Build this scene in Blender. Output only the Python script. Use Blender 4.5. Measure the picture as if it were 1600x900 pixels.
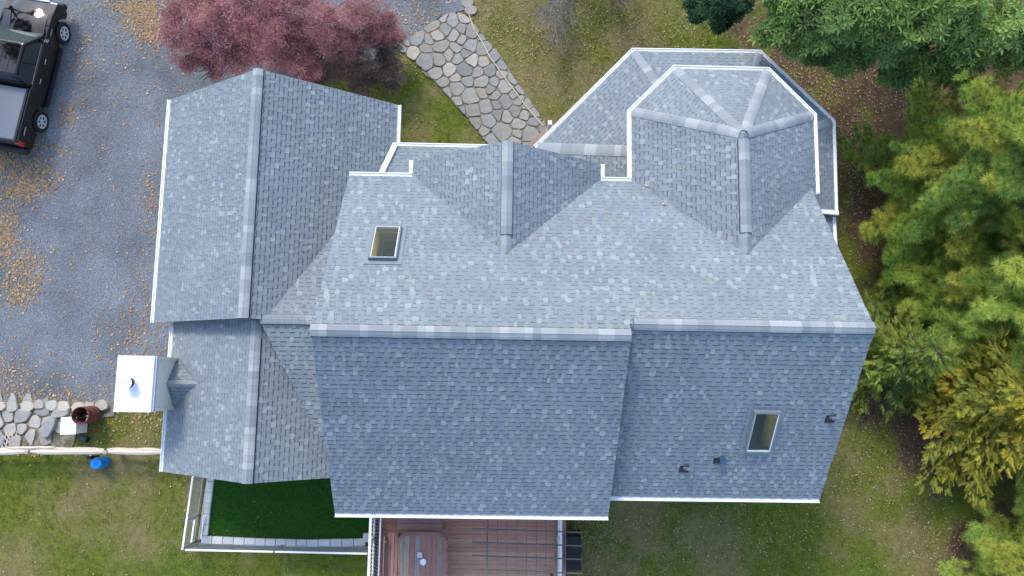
import bpy, math, random
import numpy as np
from mathutils import Vector, Matrix, noise as mnoise
D = bpy.data
for o in list(D.objects): D.objects.remove(o, do_unlink=True)
scene = bpy.context.scene
COL = scene.collection
R = math.radians
# ------------------------------------------------------------------ camera
CAMH, FPX = 26.0, 1120.0
def rotm(a, b, c):
    return Matrix.Rotation(c, 3, 'Z') @ Matrix.Rotation(b, 3, 'Y') @ Matrix.Rotation(a, 3, 'X')
CR = rotm(0.12052, -0.02129, 0.01525)
cd = D.cameras.new('camera'); cam = D.objects.new('camera', cd); COL.objects.link(cam)
cam.matrix_world = Matrix.Translation((0, 0, CAMH)) @ CR.to_4x4()
cd.sensor_width = 36.0; cd.lens = FPX / 1600 * 36.0; cd.clip_end = 3000; cd.clip_start = 0.1
scene.camera = cam
# ------------------------------------------------------------------ light
SUN_EL, SUN_AZ = R(46), R(113)          # direction TO the sun: from the upper left of the picture
w = D.worlds.new('World'); scene.world = w; w.use_nodes = True
nt = w.node_tree; nt.nodes.clear()
sky = nt.nodes.new('ShaderNodeTexSky'); sky.sky_type = 'NISHITA'; sky.sun_disc = False
sky.sun_elevation = SUN_EL; sky.sun_rotation = math.pi/2 - SUN_AZ
sky.air_density = 1.0; sky.dust_density = 1.2; sky.ozone_density = 1.6
bg = nt.nodes.new('ShaderNodeBackground'); bg.inputs['Strength'].default_value = 0.15
wo = nt.nodes.new('ShaderNodeOutputWorld')
nt.links.new(sky.outputs[0], bg.inputs[0]); nt.links.new(bg.outputs[0], wo.inputs[0])
sl = D.lights.new('sun', 'SUN'); sl.energy = 1.0; sl.angle = R(13); sl.color = (1.0, 0.95, 0.87)
so = D.objects.new('sun', sl); COL.objects.link(so)
sd = Vector((math.cos(SUN_EL)*math.cos(SUN_AZ), math.cos(SUN_EL)*math.sin(SUN_AZ), math.sin(SUN_EL)))
so.rotation_euler = sd.to_track_quat('Z', 'Y').to_euler(); so.location = sd*60
vs = scene.view_settings
vs.view_transform = 'Standard'; vs.look = 'None'; vs.exposure = 1.52; vs.gamma = 1.0; vs.use_curve_mapping = False

# ------------------------------------------------------------------ helpers
def ray(px, py):
    return CR @ Vector(((px-800)/FPX, -(py-450)/FPX, -1.0))
def at(px, py, z=0.0):
    r = ray(px, py); t = (z-CAMH)/r.z
    return Vector((r.x*t, r.y*t, z))
def on_plane(px, py, p0, n):
    r = ray(px, py); o = Vector((0, 0, CAMH)); t = (Vector(p0)-o).dot(n)/r.dot(n)
    return o + r*t
def tag(o, label=None, cat=None, group=None, kind=None):
    if label: o['label'] = label
    if cat: o['category'] = cat
    if group: o['group'] = group
    if kind: o['kind'] = kind
    return o
def empty(name, loc=(0, 0, 0), rz=0.0, label=None, cat=None, group=None):
    o = D.objects.new(name, None); COL.objects.link(o); o.location = loc; o.rotation_euler = (0, 0, rz)
    o.empty_display_size = 0.2
    return tag(o, label, cat, group)
def link(name, me, m=None, parent=None):
    if m is not None and len(me.materials) == 0: me.materials.append(m)
    o = D.objects.new(name, me); COL.objects.link(o)
    if parent is not None: o.parent = parent
    return o
def np_mesh(name, V, F, C=None, smooth=False):
    """V (n,3) array, F (m,3|4) array"""
    V = np.asarray(V, np.float32); F = np.asarray(F, np.int32)
    me = D.meshes.new(name); k = F.shape[1]
    me.vertices.add(len(V)); me.vertices.foreach_set('co', V.ravel())
    me.loops.add(F.size); me.loops.foreach_set('vertex_index', F.ravel())
    me.polygons.add(len(F)); me.polygons.foreach_set('loop_start', np.arange(0, F.size, k, dtype=np.int32))
    me.polygons.foreach_set('loop_total', np.full(len(F), k, np.int32))
    if smooth: me.polygons.foreach_set('use_smooth', np.ones(len(F), bool))
    if C is not None:
        a = me.attributes.new('Col', 'FLOAT_COLOR', 'POINT')
        C4 = np.ones((len(V), 4), np.float32); C4[:, :3] = C
        a.data.foreach_set('color', C4.ravel())
    me.update(); me.validate()
    return me
class MB:
    def __init__(s): s.v = []; s.f = []; s.c = []
    def add(s, vs, fs, col=None):
        b = len(s.v); s.v += [tuple(p) for p in vs]; s.f += [[i+b for i in f] for f in fs]
        if col is not None: s.c += [tuple(col)]*len(vs)
        return s
    def box(s, c, d, rz=0.0, col=None, M=None):
        x, y, z = d[0]/2, d[1]/2, d[2]/2
        P = [Vector((sx*x, sy*y, sz*z)) for sz in (-1, 1) for sx, sy in ((-1, -1), (1, -1), (1, 1), (-1, 1))]
        m = M if M is not None else Matrix.Rotation(rz, 3, 'Z')
        P = [m @ p + Vector(c) for p in P]
        return s.add(P, [(3, 2, 1, 0), (4, 5, 6, 7), (0, 1, 5, 4), (1, 2, 6, 5), (2, 3, 7, 6), (3, 0, 4, 7)], col)
    def bar(s, a, b, w_, h_, col=None):
        a = Vector(a); b = Vector(b); d = b-a; L = d.length
        x = d.normalized(); up = Vector((0, 0, 1)) if abs(x.z) < .95 else Vector((0, 1, 0))
        y = up.cross(x).normalized(); z = x.cross(y)
        M = Matrix((x, y, z)).transposed()
        return s.box((a+b)/2, (L, w_, h_), M=M, col=col)
    def prism(s, pts, z0, z1, col=None, top=None):
        n = len(pts)
        P = [(p[0], p[1], z0) for p in pts]+[(p[0], p[1], z1) for p in (top or pts)]
        return s.add(P, [list(range(n))[::-1], list(range(n, 2*n))]+[(i, (i+1) % n, n+(i+1) % n, n+i) for i in range(n)], col)
    def tube(s, pts, rad, n=8, col=None, caps=True):
        pts = [Vector(p) for p in pts]; rings = []; m = len(pts)
        rr = rad if isinstance(rad, (list, tuple)) else [rad]*m
        V = []; F = []
        prev = None
        for i, p in enumerate(pts):
            d = (pts[min(i+1, m-1)]-pts[max(i-1, 0)]).normalized()
            ref = prev if prev is not None else (Vector((0, 0, 1)) if abs(d.z) < .9 else Vector((1, 0, 0)))
            x = (ref - d*ref.dot(d)).normalized(); y = d.cross(x); prev = x
            for k in range(n):
                t = 2*math.pi*k/n; V.append(p+(x*math.cos(t)+y*math.sin(t))*rr[i])
        for i in range(m-1):
            for k in range(n):
                F.append((i*n+k, i*n+(k+1) % n, (i+1)*n+(k+1) % n, (i+1)*n+k))
        if caps: F.append(list(range(n))[::-1]); F.append([(m-1)*n+k for k in range(n)])
        return s.add(V, F, col)
    def lathe(s, prof, c=(0, 0, 0), n=20, col=None, M=None):
        V = []; F = []; m = len(prof)
        for r_, z in prof:
            for k in range(n):
                t = 2*math.pi*k/n; p = Vector((r_*math.cos(t), r_*math.sin(t), z))
                if M is not None: p = M @ p
                V.append(p+Vector(c))
        for i in range(m-1):
            for k in range(n): F.append((i*n+k, i*n+(k+1) % n, (i+1)*n+(k+1) % n, (i+1)*n+k))
        return s.add(V, F, col)
    def build(s, name, m, parent=None, bevel=0.0, smooth=False, seg=2):
        me = D.meshes.new(name); me.from_pydata(s.v, [], s.f)
        if s.c and len(s.c) == len(s.v):
            a = me.attributes.new('Col', 'FLOAT_COLOR', 'POINT')
            a.data.foreach_set('color', np.array([c+(1.0,) for c in s.c], np.float32).ravel())
        if smooth: me.polygons.foreach_set('use_smooth', np.ones(len(me.polygons), bool))
        me.update()
        o = link(name, me, m, parent)
        if bevel > 0:
            b = o.modifiers.new('bevel', 'BEVEL'); b.width = bevel; b.segments = seg; b.limit_method = 'ANGLE'
        return o
def clip_poly(P, Q):
    """convex clip of 2D polygon P by CCW convex polygon Q"""
    out = P
    for i in range(len(Q)):
        if not out: return out
        ax, ay = Q[i]; bx, by = Q[(i+1) % len(Q)]; ex, ey = bx-ax, by-ay
        inp = out; out = []
        dd = [ex*(p[1]-ay)-ey*(p[0]-ax) for p in inp]
        for j in range(len(inp)):
            p, q = inp[j], inp[(j+1) % len(inp)]; dp, dq = dd[j], dd[(j+1) % len(inp)]
            if dp >= 0: out.append(p)
            if (dp >= 0) != (dq >= 0):
                t = dp/(dp-dq); out.append((p[0]+(q[0]-p[0])*t, p[1]+(q[1]-p[1])*t))
    return out
def area2(P): return sum(P[i][0]*P[(i+1) % len(P)][1]-P[(i+1) % len(P)][0]*P[i][1] for i in range(len(P)))/2
def in_poly(x, y, P):
    c = False; n = len(P); j = n-1
    for i in range(n):
        if (P[i][1] > y) != (P[j][1] > y) and x < (P[j][0]-P[i][0])*(y-P[i][1])/(P[j][1]-P[i][1])+P[i][0]: c = not c
        j = i
    return c
def in_poly_np(X, Y, P):
    c = np.zeros(X.shape, bool); n = len(P); j = n-1
    for i in range(n):
        xi, yi, xj, yj = P[i][0], P[i][1], P[j][0], P[j][1]
        if yi != yj:
            t = ((yi > Y) != (yj > Y)) & (X < (xj-xi)*(Y-yi)/(yj-yi)+xi); c ^= t
        j = i
    return c
def gpoly(*px): return [tuple(at(x, y, 0.0).xy) for x, y in px]

# ------------------------------------------------------------------ materials
MATS = {}
def mat(name, col=(.5, .5, .5), rough=.8, var=.12, scale=6.0, bump=0.0, bscale=60.0, attr=False, metal=0.0, spec=.3, coat=0.0, stretch=None, hue=None, trans=0.0, sheen=0):
    m = D.materials.new(name); m.use_nodes = True; t = m.node_tree; N = t.nodes; L = t.links
    b = N['Principled BSDF']; b.inputs['Roughness'].default_value = rough; b.inputs['Metallic'].default_value = metal
    b.inputs['Specular IOR Level'].default_value = spec; b.inputs['Coat Weight'].default_value = coat
    if coat: b.inputs['Coat Roughness'].default_value = .04
    if trans: b.inputs['Transmission Weight'].default_value = trans
    tc = N.new('ShaderNodeTexCoord'); src = tc.outputs['Object']
    if stretch:
        mp = N.new('ShaderNodeMapping'); mp.inputs['Scale'].default_value = stretch; L.new(src, mp.inputs[0]); src = mp.outputs[0]
    nz = N.new('ShaderNodeTexNoise'); nz.inputs['Scale'].default_value = scale; nz.inputs['Detail'].default_value = 6; nz.inputs['Roughness'].default_value = .65
    L.new(src, nz.inputs['Vector'])
    mr = N.new('ShaderNodeMapRange'); mr.inputs[1].default_value = .25; mr.inputs[2].default_value = .75
    mr.inputs[3].default_value = 1-var; mr.inputs[4].default_value = 1+var; L.new(nz.outputs[0], mr.inputs[0])
    mx = N.new('ShaderNodeMix'); mx.data_type = 'RGBA'; mx.blend_type = 'MULTIPLY'; mx.inputs[0].default_value = 1
    if attr:
        at_ = N.new('ShaderNodeAttribute'); at_.attribute_name = 'Col'; L.new(at_.outputs['Color'], mx.inputs[6])
    elif hue:
        m2 = N.new('ShaderNodeMix'); m2.data_type = 'RGBA'; m2.inputs[6].default_value = (*col, 1); m2.inputs[7].default_value = (*hue, 1)
        n2 = N.new('ShaderNodeTexNoise'); n2.inputs['Scale'].default_value = scale*.4; n2.inputs['Detail'].default_value = 5; L.new(src, n2.inputs['Vector'])
        r2 = N.new('ShaderNodeMapRange'); r2.inputs[1].default_value = .38; r2.inputs[2].default_value = .62; L.new(n2.outputs[0], r2.inputs[0]); L.new(r2.outputs[0], m2.inputs[0])
        L.new(m2.outputs[2], mx.inputs[6])
    else: mx.inputs[6].default_value = (*col, 1)
    L.new(mr.outputs[0], mx.inputs[7]); L.new(mx.outputs[2], b.inputs['Base Color'])
    if bump:
        bn = N.new('ShaderNodeTexNoise'); bn.inputs['Scale'].default_value = bscale; bn.inputs['Detail'].default_value = 3; L.new(src, bn.inputs['Vector'])
        bp = N.new('ShaderNodeBump'); bp.inputs['Strength'].default_value = bump; bp.inputs['Distance'].default_value = .01
        L.new(bn.outputs[0], bp.inputs['Height']); L.new(bp.outputs[0], b.inputs['Normal'])
    MATS[name] = m
    return m
M_sh = mat('asphalt_shingle', rough=.92, var=.16, scale=45, bump=.5, bscale=180, attr=True, spec=.15)
def weather(m, lo=.90, hi=1.08):
    """broad uneven weathering with faint runs, from object space noise"""
    t = m.node_tree; N = t.nodes; L = t.links; b = N['Principled BSDF']; src = b.inputs['Base Color'].links[0].from_socket
    tc = N.new('ShaderNodeTexCoord'); n = N.new('ShaderNodeTexNoise'); n.inputs['Scale'].default_value = .75; n.inputs['Detail'].default_value = 7; n.inputs['Roughness'].default_value = .62
    L.new(tc.outputs['Object'], n.inputs['Vector']); mr = N.new('ShaderNodeMapRange'); mr.inputs[1].default_value = .3; mr.inputs[2].default_value = .7; mr.inputs[3].default_value = lo; mr.inputs[4].default_value = hi
    L.new(n.outputs[0], mr.inputs[0]); mx = N.new('ShaderNodeMix'); mx.data_type = 'RGBA'; mx.blend_type = 'MULTIPLY'; mx.inputs[0].default_value = 1
    L.new(src, mx.inputs[6]); L.new(mr.outputs[0], mx.inputs[7]); L.new(mx.outputs[2], b.inputs['Base Color'])
weather(M_sh)
M_deck_under = mat('roof_sheathing', (.12, .12, .13), .9)
M_white = mat('white_aluminium', (.76, .77, .77), .45, .06, 9, spec=.4)
M_trim = mat('white_vinyl', (.78, .78, .77), .5, .08, 7)
M_vent = mat('black_ridge_vent', (.03, .033, .04), .9)
M_wall = mat('wall_siding', (.55, .54, .50), .7, .08, 5)
M_chim = mat('grey_siding', (.74, .69, .58), .8, .12, 9, bump=.3, bscale=30)
M_glass = mat('dark_glass', (.02, .025, .03), .03, .0, 1, spec=.6)
M_greymetal = mat('grey_metal', (.13, .14, .155), .6, .2, 12)
M_skirt = mat('flashing_apron', (.17, .20, .22), .5, .12, 12)
M_curb = mat('skylight_cladding', (.15, .175, .20), .45, .1, 8)
M_flash = mat('flashing_metal', (.45, .49, .56), .45, .1, 10, metal=.2)
M_dark = mat('black_plastic', (.012, .012, .014), .55, .2, 12)
M_step = mat('weathered_step_wood', (.27, .20, .155), .85, .25, 14)
M_redwood = mat('red_stained_wood', (.27, .10, .08), .8, .35, 14, bump=.4, bscale=60, stretch=(.25, 3, 3), hue=(.25, .17, .12))
M_col_wood = mat('weathered_boards', rough=.85, var=.3, scale=10, bump=.4, bscale=50, attr=True, stretch=(.35, 3, 3))
M_col_wood_y = mat('weathered_table_boards', rough=.8, var=.3, scale=10, bump=.4, bscale=50, attr=True, stretch=(3, .35, 3))
M_rail = mat('bleached_rail_wood', (.50, .43, .35), .85, .25, 14, bump=.3, stretch=(.3, 3, 3))
M_post = mat('fence_post_wood', (.30, .26, .22), .9, .25, 20)
M_stone = mat('flagstone', rough=.85, var=.22, scale=5, bump=.6, bscale=22, attr=True)
M_joint = mat('path_joint_soil', (.215, .195, .16), .95, .35, 9, bump=.6, hue=(.10, .095, .05))
M_paver = mat('concrete_paver', rough=.85, var=.1, scale=10, bump=.3, attr=True)
M_turf = mat('artificial_turf', (.026, .080, .012), .95, .55, 40, bump=1.0, bscale=90, hue=(.016, .054, .008), spec=.0)
M_leaf = mat('leaf', rough=.7, var=.12, scale=4, attr=True, spec=.12)
def translucent(m, f):
    t = m.node_tree; N = t.nodes; L = t.links; b = N['Principled BSDF']; o = [n for n in N if n.type == 'OUTPUT_MATERIAL'][0]
    tr = N.new('ShaderNodeBsdfTranslucent'); mx = N.new('ShaderNodeMixShader'); mx.inputs[0].default_value = f
    L.new(b.inputs['Base Color'].links[0].from_socket, tr.inputs[0]); L.new(b.outputs[0], mx.inputs[1]); L.new(tr.outputs[0], mx.inputs[2]); L.new(mx.outputs[0], o.inputs[0])
translucent(M_leaf, .28)
M_bark = mat('bark', (.10, .075, .055), .95, .35, 14, bump=.8, bscale=25)
M_twig = mat('grey_bark', (.22, .20, .18), .9, .25, 14)
M_litter = mat('fallen_leaf', rough=.8, var=.2, scale=9, attr=True)
M_rust = mat('rusty_steel', (.20, .055, .03), .85, .35, 9, bump=.4, hue=(.10, .04, .03))
M_whitemetal = mat('white_enamel', (.80, .80, .80), .35, .06, 5)
M_blue = mat('blue_plastic', (.0, .17, .50), .4, .08, 5, spec=.4)
M_bluevent = mat('blue_grey_vent', (.03, .065, .12), .5, .1, 6)
M_paint = mat('black_car_paint', (.004, .004, .005), .045, .0, 3, spec=.55, bump=.05, bscale=2.2)
M_tyre = mat('tyre_rubber', (.015, .015, .016), .85, .15, 20)
M_rim = mat('alloy', (.66, .67, .69), .35, .05, 6, metal=.35)
M_chrome = mat('chrome', (.7, .7, .72), .12, .0, 4, metal=1.0)
M_cover = mat('vinyl_bed_cover', (.16, .17, .185), .7, .12, 18, bump=.3, bscale=40)
M_red = mat('tail_lamp', (.45, .008, .01), .2, .05, 4, coat=.6)
M_wire = mat('galvanised_wire', (.35, .37, .39), .5, .1, 9, metal=.6)
M_tan = mat('pine_shaft_boards', (.78, .52, .18), .6, .25, 6, stretch=(1, 5, 1))
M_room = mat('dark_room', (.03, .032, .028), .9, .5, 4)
M_hose = mat('tan_cord', (.50, .40, .30), .7)
def glass_mat(name, tint):
    m = D.materials.new(name); m.use_nodes = True; t = m.node_tree; t.nodes.clear()
    o = t.nodes.new('ShaderNodeOutputMaterial'); mx = t.nodes.new('ShaderNodeMixShader'); tr = t.nodes.new('ShaderNodeBsdfTransparent')
    gl = t.nodes.new('ShaderNodeBsdfGlossy'); fr = t.nodes.new('ShaderNodeFresnel'); fr.inputs[0].default_value = 1.18
    tr.inputs[0].default_value = (*tint, 1); gl.inputs['Roughness'].default_value = .02
    t.links.new(fr.outputs[0], mx.inputs[0]); t.links.new(tr.outputs[0], mx.inputs[1]); t.links.new(gl.outputs[0], mx.inputs[2]); t.links.new(mx.outputs[0], o.inputs[0])
    return m
M_pane = glass_mat('window_pane', (.86, .92, .88))
M_panedark = glass_mat('tinted_pane', (.10, .15, .12))

# ================================================================== GROUND
rng = random.Random(5); nrg = np.random.default_rng(5)
def vnoise(X, Y, sc, seed=0.0, oct_=3):
    out = np.zeros(X.shape)
    flat = out.ravel(); xs = X.ravel()*sc; ys = Y.ravel()*sc
    for i in range(len(flat)):
        flat[i] = mnoise.fractal((xs[i]+seed, ys[i]-seed, seed*.37), 1.0, 2.0, oct_)
    return flat.reshape(X.shape)
P_drive = gpoly((-900, -700), (700, -700), (738, 0), (722, 18), (690, 28), (655, 48), (622, 74), (600, 90), (420, 130), (400, 300), (400, 560), (262, 590), (262, 632), (180, 634), (100, 632), (0, 628), (-900, 610))
P_bed = gpoly((1110, -60), (1190, 60), (1215, 120), (1305, 185), (1310, 360), (1370, 500), (1330, 620), (1320, 660), (1390, 690), (1500, 800), (1480, 900), (1460, 1000), (1900, 1100), (2100, 400), (1900, -300))
def axis(lo, hi, step, far):
    a = list(np.arange(lo, hi+1e-6, step)); g = step
    L_, R_ = [lo], [hi]
    while L_[-1] > -far: g *= 1.6; L_.append(L_[-1]-g); R_.append(R_[-1]+g)
    return np.array(L_[:0:-1]+a+R_[1:])
gx = axis(-24, 25, .25, 900); gy = axis(-11, 20, .25, 900)
GX, GY = np.meshgrid(gx, gy)
ins = (np.abs(GX) < 60) & (np.abs(GY) < 60)
def dist_field(X, Y, P):
    d = np.full(X.shape, 1e9)
    for i in range(len(P)):
        ax, ay = P[i]; bx, by = P[(i+1) % len(P)]; ex, ey = bx-ax, by-ay; L2 = ex*ex+ey*ey
        t = np.clip(((X-ax)*ex+(Y-ay)*ey)/L2, 0, 1)
        d = np.minimum(d, np.hypot(X-ax-t*ex, Y-ay-t*ey))
    return np.where(in_poly_np(X, Y, P), d, -d)
n1 = vnoise(GX, GY, .35, 3.1); n2 = vnoise(GX, GY, 1.1, 9.7); n3 = vnoise(GX, GY, .16, 21.0)
bed = np.clip((dist_field(GX, GY, P_bed)+n1*1.4+n2*.9)/2.6+.5, 0, 1)
def soft_px(px, py, rx):  # a soft worn spot
    p = at(px, py); return np.clip(1.2-np.hypot(GX-p.x, GY-p.y)/rx, 0, 1)
north = np.clip((GY-4.5)/3.0, 0, 1)*np.clip((GX+6)/3, 0, 1)
dry = np.clip(.28+n1*.50+n2*.55+n3*.25+north*.28, 0, 1)
for px, py, rr, a in ((205, 765, 1.8, .22), (100, 775, 1.4, .15), (300, 755, .9, .5), (930, 850, 1.6, .4), (1030, 810, 1.3, .45), (1440, 870, 1.7, .55), (1300, 690, 2.2, .3), (1150, 850, 1.2, .2), (215, 690, 1.0, .25), (640, 200, .9, .3), (980, 815, .8, .4)):
    dry = np.clip(dry+soft_px(px, py, rr)*a, 0, 1)
soil = np.clip(bed*(.9+n2*.4), 0, 1)
moss = np.clip(.5+n3*.9-n2*.4, 0, 1)
GCOL = np.stack([dry, soil, moss], -1)
def make_ground():
    ny, nx = GX.shape
    hmap = np.where(ins, n2*.012+n1*.014, 0.0)-.024
    V = np.stack([GX, GY, hmap], -1).reshape(-1, 3)
    idx = np.arange(nx*ny).reshape(ny, nx)
    F = np.stack([idx[:-1, :-1], idx[:-1, 1:], idx[1:, 1:], idx[1:, :-1]], -1).reshape(-1, 4)
    me = np_mesh('ground', V, F, GCOL.reshape(-1, 3), smooth=True)
    m = D.materials.new('lawn_and_soil'); m.use_nodes = True; t = m.node_tree; N = t.nodes; L = t.links
    b = N['Principled BSDF']; b.inputs['Roughness'].default_value = .95; b.inputs['Specular IOR Level'].default_value = .0
    tc = N.new('ShaderNodeTexCoord'); at_ = N.new('ShaderNodeAttribute'); at_.attribute_name = 'Col'
    sp = N.new('ShaderNodeSeparateColor'); L.new(at_.outputs['Color'], sp.inputs[0])
    def nz(sc, det=6, ro=.7, v=None):
        n = N.new('ShaderNodeTexNoise'); n.inputs['Scale'].default_value = sc; n.inputs['Detail'].default_value = det; n.inputs['Roughness'].default_value = ro
        L.new(v or tc.outputs['Object'], n.inputs['Vector']); return n.outputs[0]
    def mr(s, a, b_, c=0., d=1.):
        n = N.new('ShaderNodeMapRange'); n.inputs[1].default_value = a; n.inputs[2].default_value = b_; n.inputs[3].default_value = c; n.inputs[4].default_value = d
        L.new(s, n.inputs[0]); return n.outputs[0]
    def mix(f, a, b_, bt='MIX'):
        n = N.new('ShaderNodeMix'); n.data_type = 'RGBA'; n.blend_type = bt
        for s, i in ((f, 0), (a, 6), (b_, 7)):
            if isinstance(s, (int, float)): n.inputs[i].default_value = s
            elif isinstance(s, tuple): n.inputs[i].default_value = (*s, 1)
            else: L.new(s, n.inputs[i])
        return n.outputs[2]
    def add(a, b_, op='ADD'):
        n = N.new('ShaderNodeMath'); n.operation = op
        for s, i in ((a, 0), (b_, 1)):
            if isinstance(s, (int, float)): n.inputs[i].default_value = s
            else: L.new(s, n.inputs[i])
        return n.outputs[0]
    g1 = mix(mr(nz(2.2), .35, .65), (.076, .122, .017), (.130, .162, .026))
    g1 = mix(mr(sp.outputs[2], 0, 1), g1, mix(mr(nz(9), .35, .65), (.105, .128, .018), (.16, .168, .032)))
    d1 = mix(mr(nz(5), .3, .7), (.160, .130, .052), (.24, .198, .090))
    f1 = mr(add(sp.outputs[0], mr(nz(14, 8, .75), .3, .7, -.45, .45)), .25, .85)
    c = mix(f1, g1, d1)
    s1 = mix(mr(nz(3.5, 8, .75), .35, .65), (.075, .047, .028), (.140, .095, .060))
    s1 = mix(mr(nz(1.3, 6), .58, .74), s1, (.095, .080, .030))
    f2 = mr(add(sp.outputs[1], mr(nz(8, 8, .75), .3, .7, -.4, .4)), .3, .7)
    c = mix(f2, c, s1)
    c = mix(1.0, c, mr(nz(38, 4, .8), .25, .75, .58, 1.42), 'MULTIPLY')
    L.new(c, b.inputs['Base Color'])
    bp = N.new('ShaderNodeBump'); bp.inputs['Strength'].default_value = .8; bp.inputs['Distance'].default_value = .04
    L.new(nz(30, 5, .8), bp.inputs['Height']); L.new(bp.outputs[0], b.inputs['Normal'])
    tag(link('ground', me, m), kind='structure')
make_ground()
def sheet(name, poly, z, m, kind='structure', jag=0.0, step=.4, seed=1):
    """flat n-gon with an uneven edge"""
    r = random.Random(seed); pts = []
    for i in range(len(poly)):
        a = Vector(poly[i]); b = Vector(poly[(i+1) % len(poly)]); n = max(1, int((b-a).length/step)) if jag and (b-a).length < 20 else 1
        for k in range(n):
            p = a.lerp(b, k/n); pts.append((p.x+r.uniform(-jag, jag), p.y+r.uniform(-jag, jag), z))
    me = D.meshes.new(name); me.from_pydata(pts, [], [list(range(len(pts)))]); me.update()
    return tag(link(name, me, m), kind=kind)
def gravel_mat():
    m = D.materials.new('bluestone_gravel'); m.use_nodes = True; t = m.node_tree; N = t.nodes; L = t.links
    b = N['Principled BSDF']; b.inputs['Roughness'].default_value = .9; b.inputs['Specular IOR Level'].default_value = .2
    tc = N.new('ShaderNodeTexCoord')
    vo = N.new('ShaderNodeTexVoronoi'); vo.inputs['Scale'].default_value = 46; L.new(tc.outputs['Object'], vo.inputs['Vector'])
    hs = N.new('ShaderNodeSeparateColor'); L.new(vo.outputs['Color'], hs.inputs[0])
    cr = N.new('ShaderNodeValToRGB'); e = cr.color_ramp.elements
    e[0].position = 0; e[0].color = (.098, .112, .130, 1); e[1].position = 1; e[1].color = (.30, .30, .285, 1)
    for p, c in ((.35, (.132, .150, .172, 1)), (.7, (.166, .185, .205, 1)), (.9, (.22, .226, .228, 1))):
        x = e.new(p); x.color = c
    L.new(hs.outputs[0], cr.inputs[0])
    nz = N.new('ShaderNodeTexNoise'); nz.inputs['Scale'].default_value = .5; nz.inputs['Detail'].default_value = 6; L.new(tc.outputs['Object'], nz.inputs['Vector'])
    mr = N.new('ShaderNodeMapRange'); mr.inputs[1].default_value = .3; mr.inputs[2].default_value = .7; mr.inputs[3].default_value = .72; mr.inputs[4].default_value = 1.25; L.new(nz.outputs[0], mr.inputs[0])
    mx = N.new('ShaderNodeMix'); mx.data_type = 'RGBA'; mx.blend_type = 'MULTIPLY'; mx.inputs[0].default_value = 1; L.new(cr.outputs[0], mx.inputs[6]); L.new(mr.outputs[0], mx.inputs[7])
    n3_ = N.new('ShaderNodeTexNoise'); n3_.inputs['Scale'].default_value = 1.1; n3_.inputs['Detail'].default_value = 9; n3_.inputs['Roughness'].default_value = .8; L.new(tc.outputs['Object'], n3_.inputs['Vector'])
    m3 = N.new('ShaderNodeMapRange'); m3.inputs[1].default_value = .55; m3.inputs[2].default_value = .75; m3.inputs[4].default_value = .45; L.new(n3_.outputs[0], m3.inputs[0])
    x3 = N.new('ShaderNodeMix'); x3.data_type = 'RGBA'; L.new(m3.outputs[0], x3.inputs[0]); L.new(mx.outputs[2], x3.inputs[6]); x3.inputs[7].default_value = (.17, .13, .09, 1)
    L.new(x3.outputs[2], b.inputs['Base Color'])
    bp = N.new('ShaderNodeBump'); bp.inputs['Strength'].default_value = .7; bp.inputs['Distance'].default_value = .03; L.new(vo.outputs['Distance'], bp.inputs['Height']); bp.invert = True
    L.new(bp.outputs[0], b.inputs['Normal'])
    return m
sheet('driveway', P_drive, .018, gravel_mat(), jag=.10, step=.35)

# ---- flagstone walkway
def voronoi_stones(poly, rmin, seed, gap, tries=6000, jitter=.0):
    r = random.Random(seed); xs = [p[0] for p in poly]; ys = [p[1] for p in poly]; S = []
    for _ in range(tries):
        x = r.uniform(min(xs), max(xs)); y = r.uniform(min(ys), max(ys))
        if not in_poly(x, y, poly): continue
        rm = rmin*r.choice((.72, .85, 1.0, 1.15, 1.35))
        if all((x-a)**2+(y-b)**2 > ((rm+c)/2)**2 for a, b, c in S): S.append((x, y, rm))
    out = []
    for x, y, rm in S:
        P = [(x-1.2, y-1.2), (x+1.2, y-1.2), (x+1.2, y+1.2), (x-1.2, y+1.2)]
        for a, b, c in S:
            if (a, b) == (x, y) or (a-x)**2+(b-y)**2 > 6: continue
            dx, dy = a-x, b-y; L2 = math.hypot(dx, dy); t = .5+(rm-c)/(4*L2)
            mx_, my_ = x+dx*t-dx/L2*gap/2, y+dy*t-dy/L2*gap/2
            P = clip_poly(P, [(mx_+dy*9, my_-dx*9), (mx_-dy*9+0, my_+dx*9), (mx_-dy*9-dx*20, my_+dx*9-dy*20), (mx_+dy*9-dx*20, my_-dx*9-dy*20)])
            if not P: break
        if len(P) >= 3: out.append((P, (x, y)))
    return out
def round_poly(P, it=2):
    for _ in range(it):
        Q = []
        for i in range(len(P)):
            a, b = P[i], P[(i+1) % len(P)]
            if math.hypot(a[0]-b[0], a[1]-b[1]) < .05: Q.append(((a[0]+b[0])/2, (a[1]+b[1])/2)); continue
            Q.append((a[0]*.78+b[0]*.22, a[1]*.78+b[1]*.22)); Q.append((a[0]*.22+b[0]*.78, a[1]*.22+b[1]*.78))
        P = Q
    return P
STONE_COLS = [(.235, .222, .192), (.220, .214, .195), (.25, .23, .19), (.205, .202, .19), (.285, .25, .205), (.23, .215, .185), (.215, .212, .198), (.24, .225, .192), (.30, .27, .225)]
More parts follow.
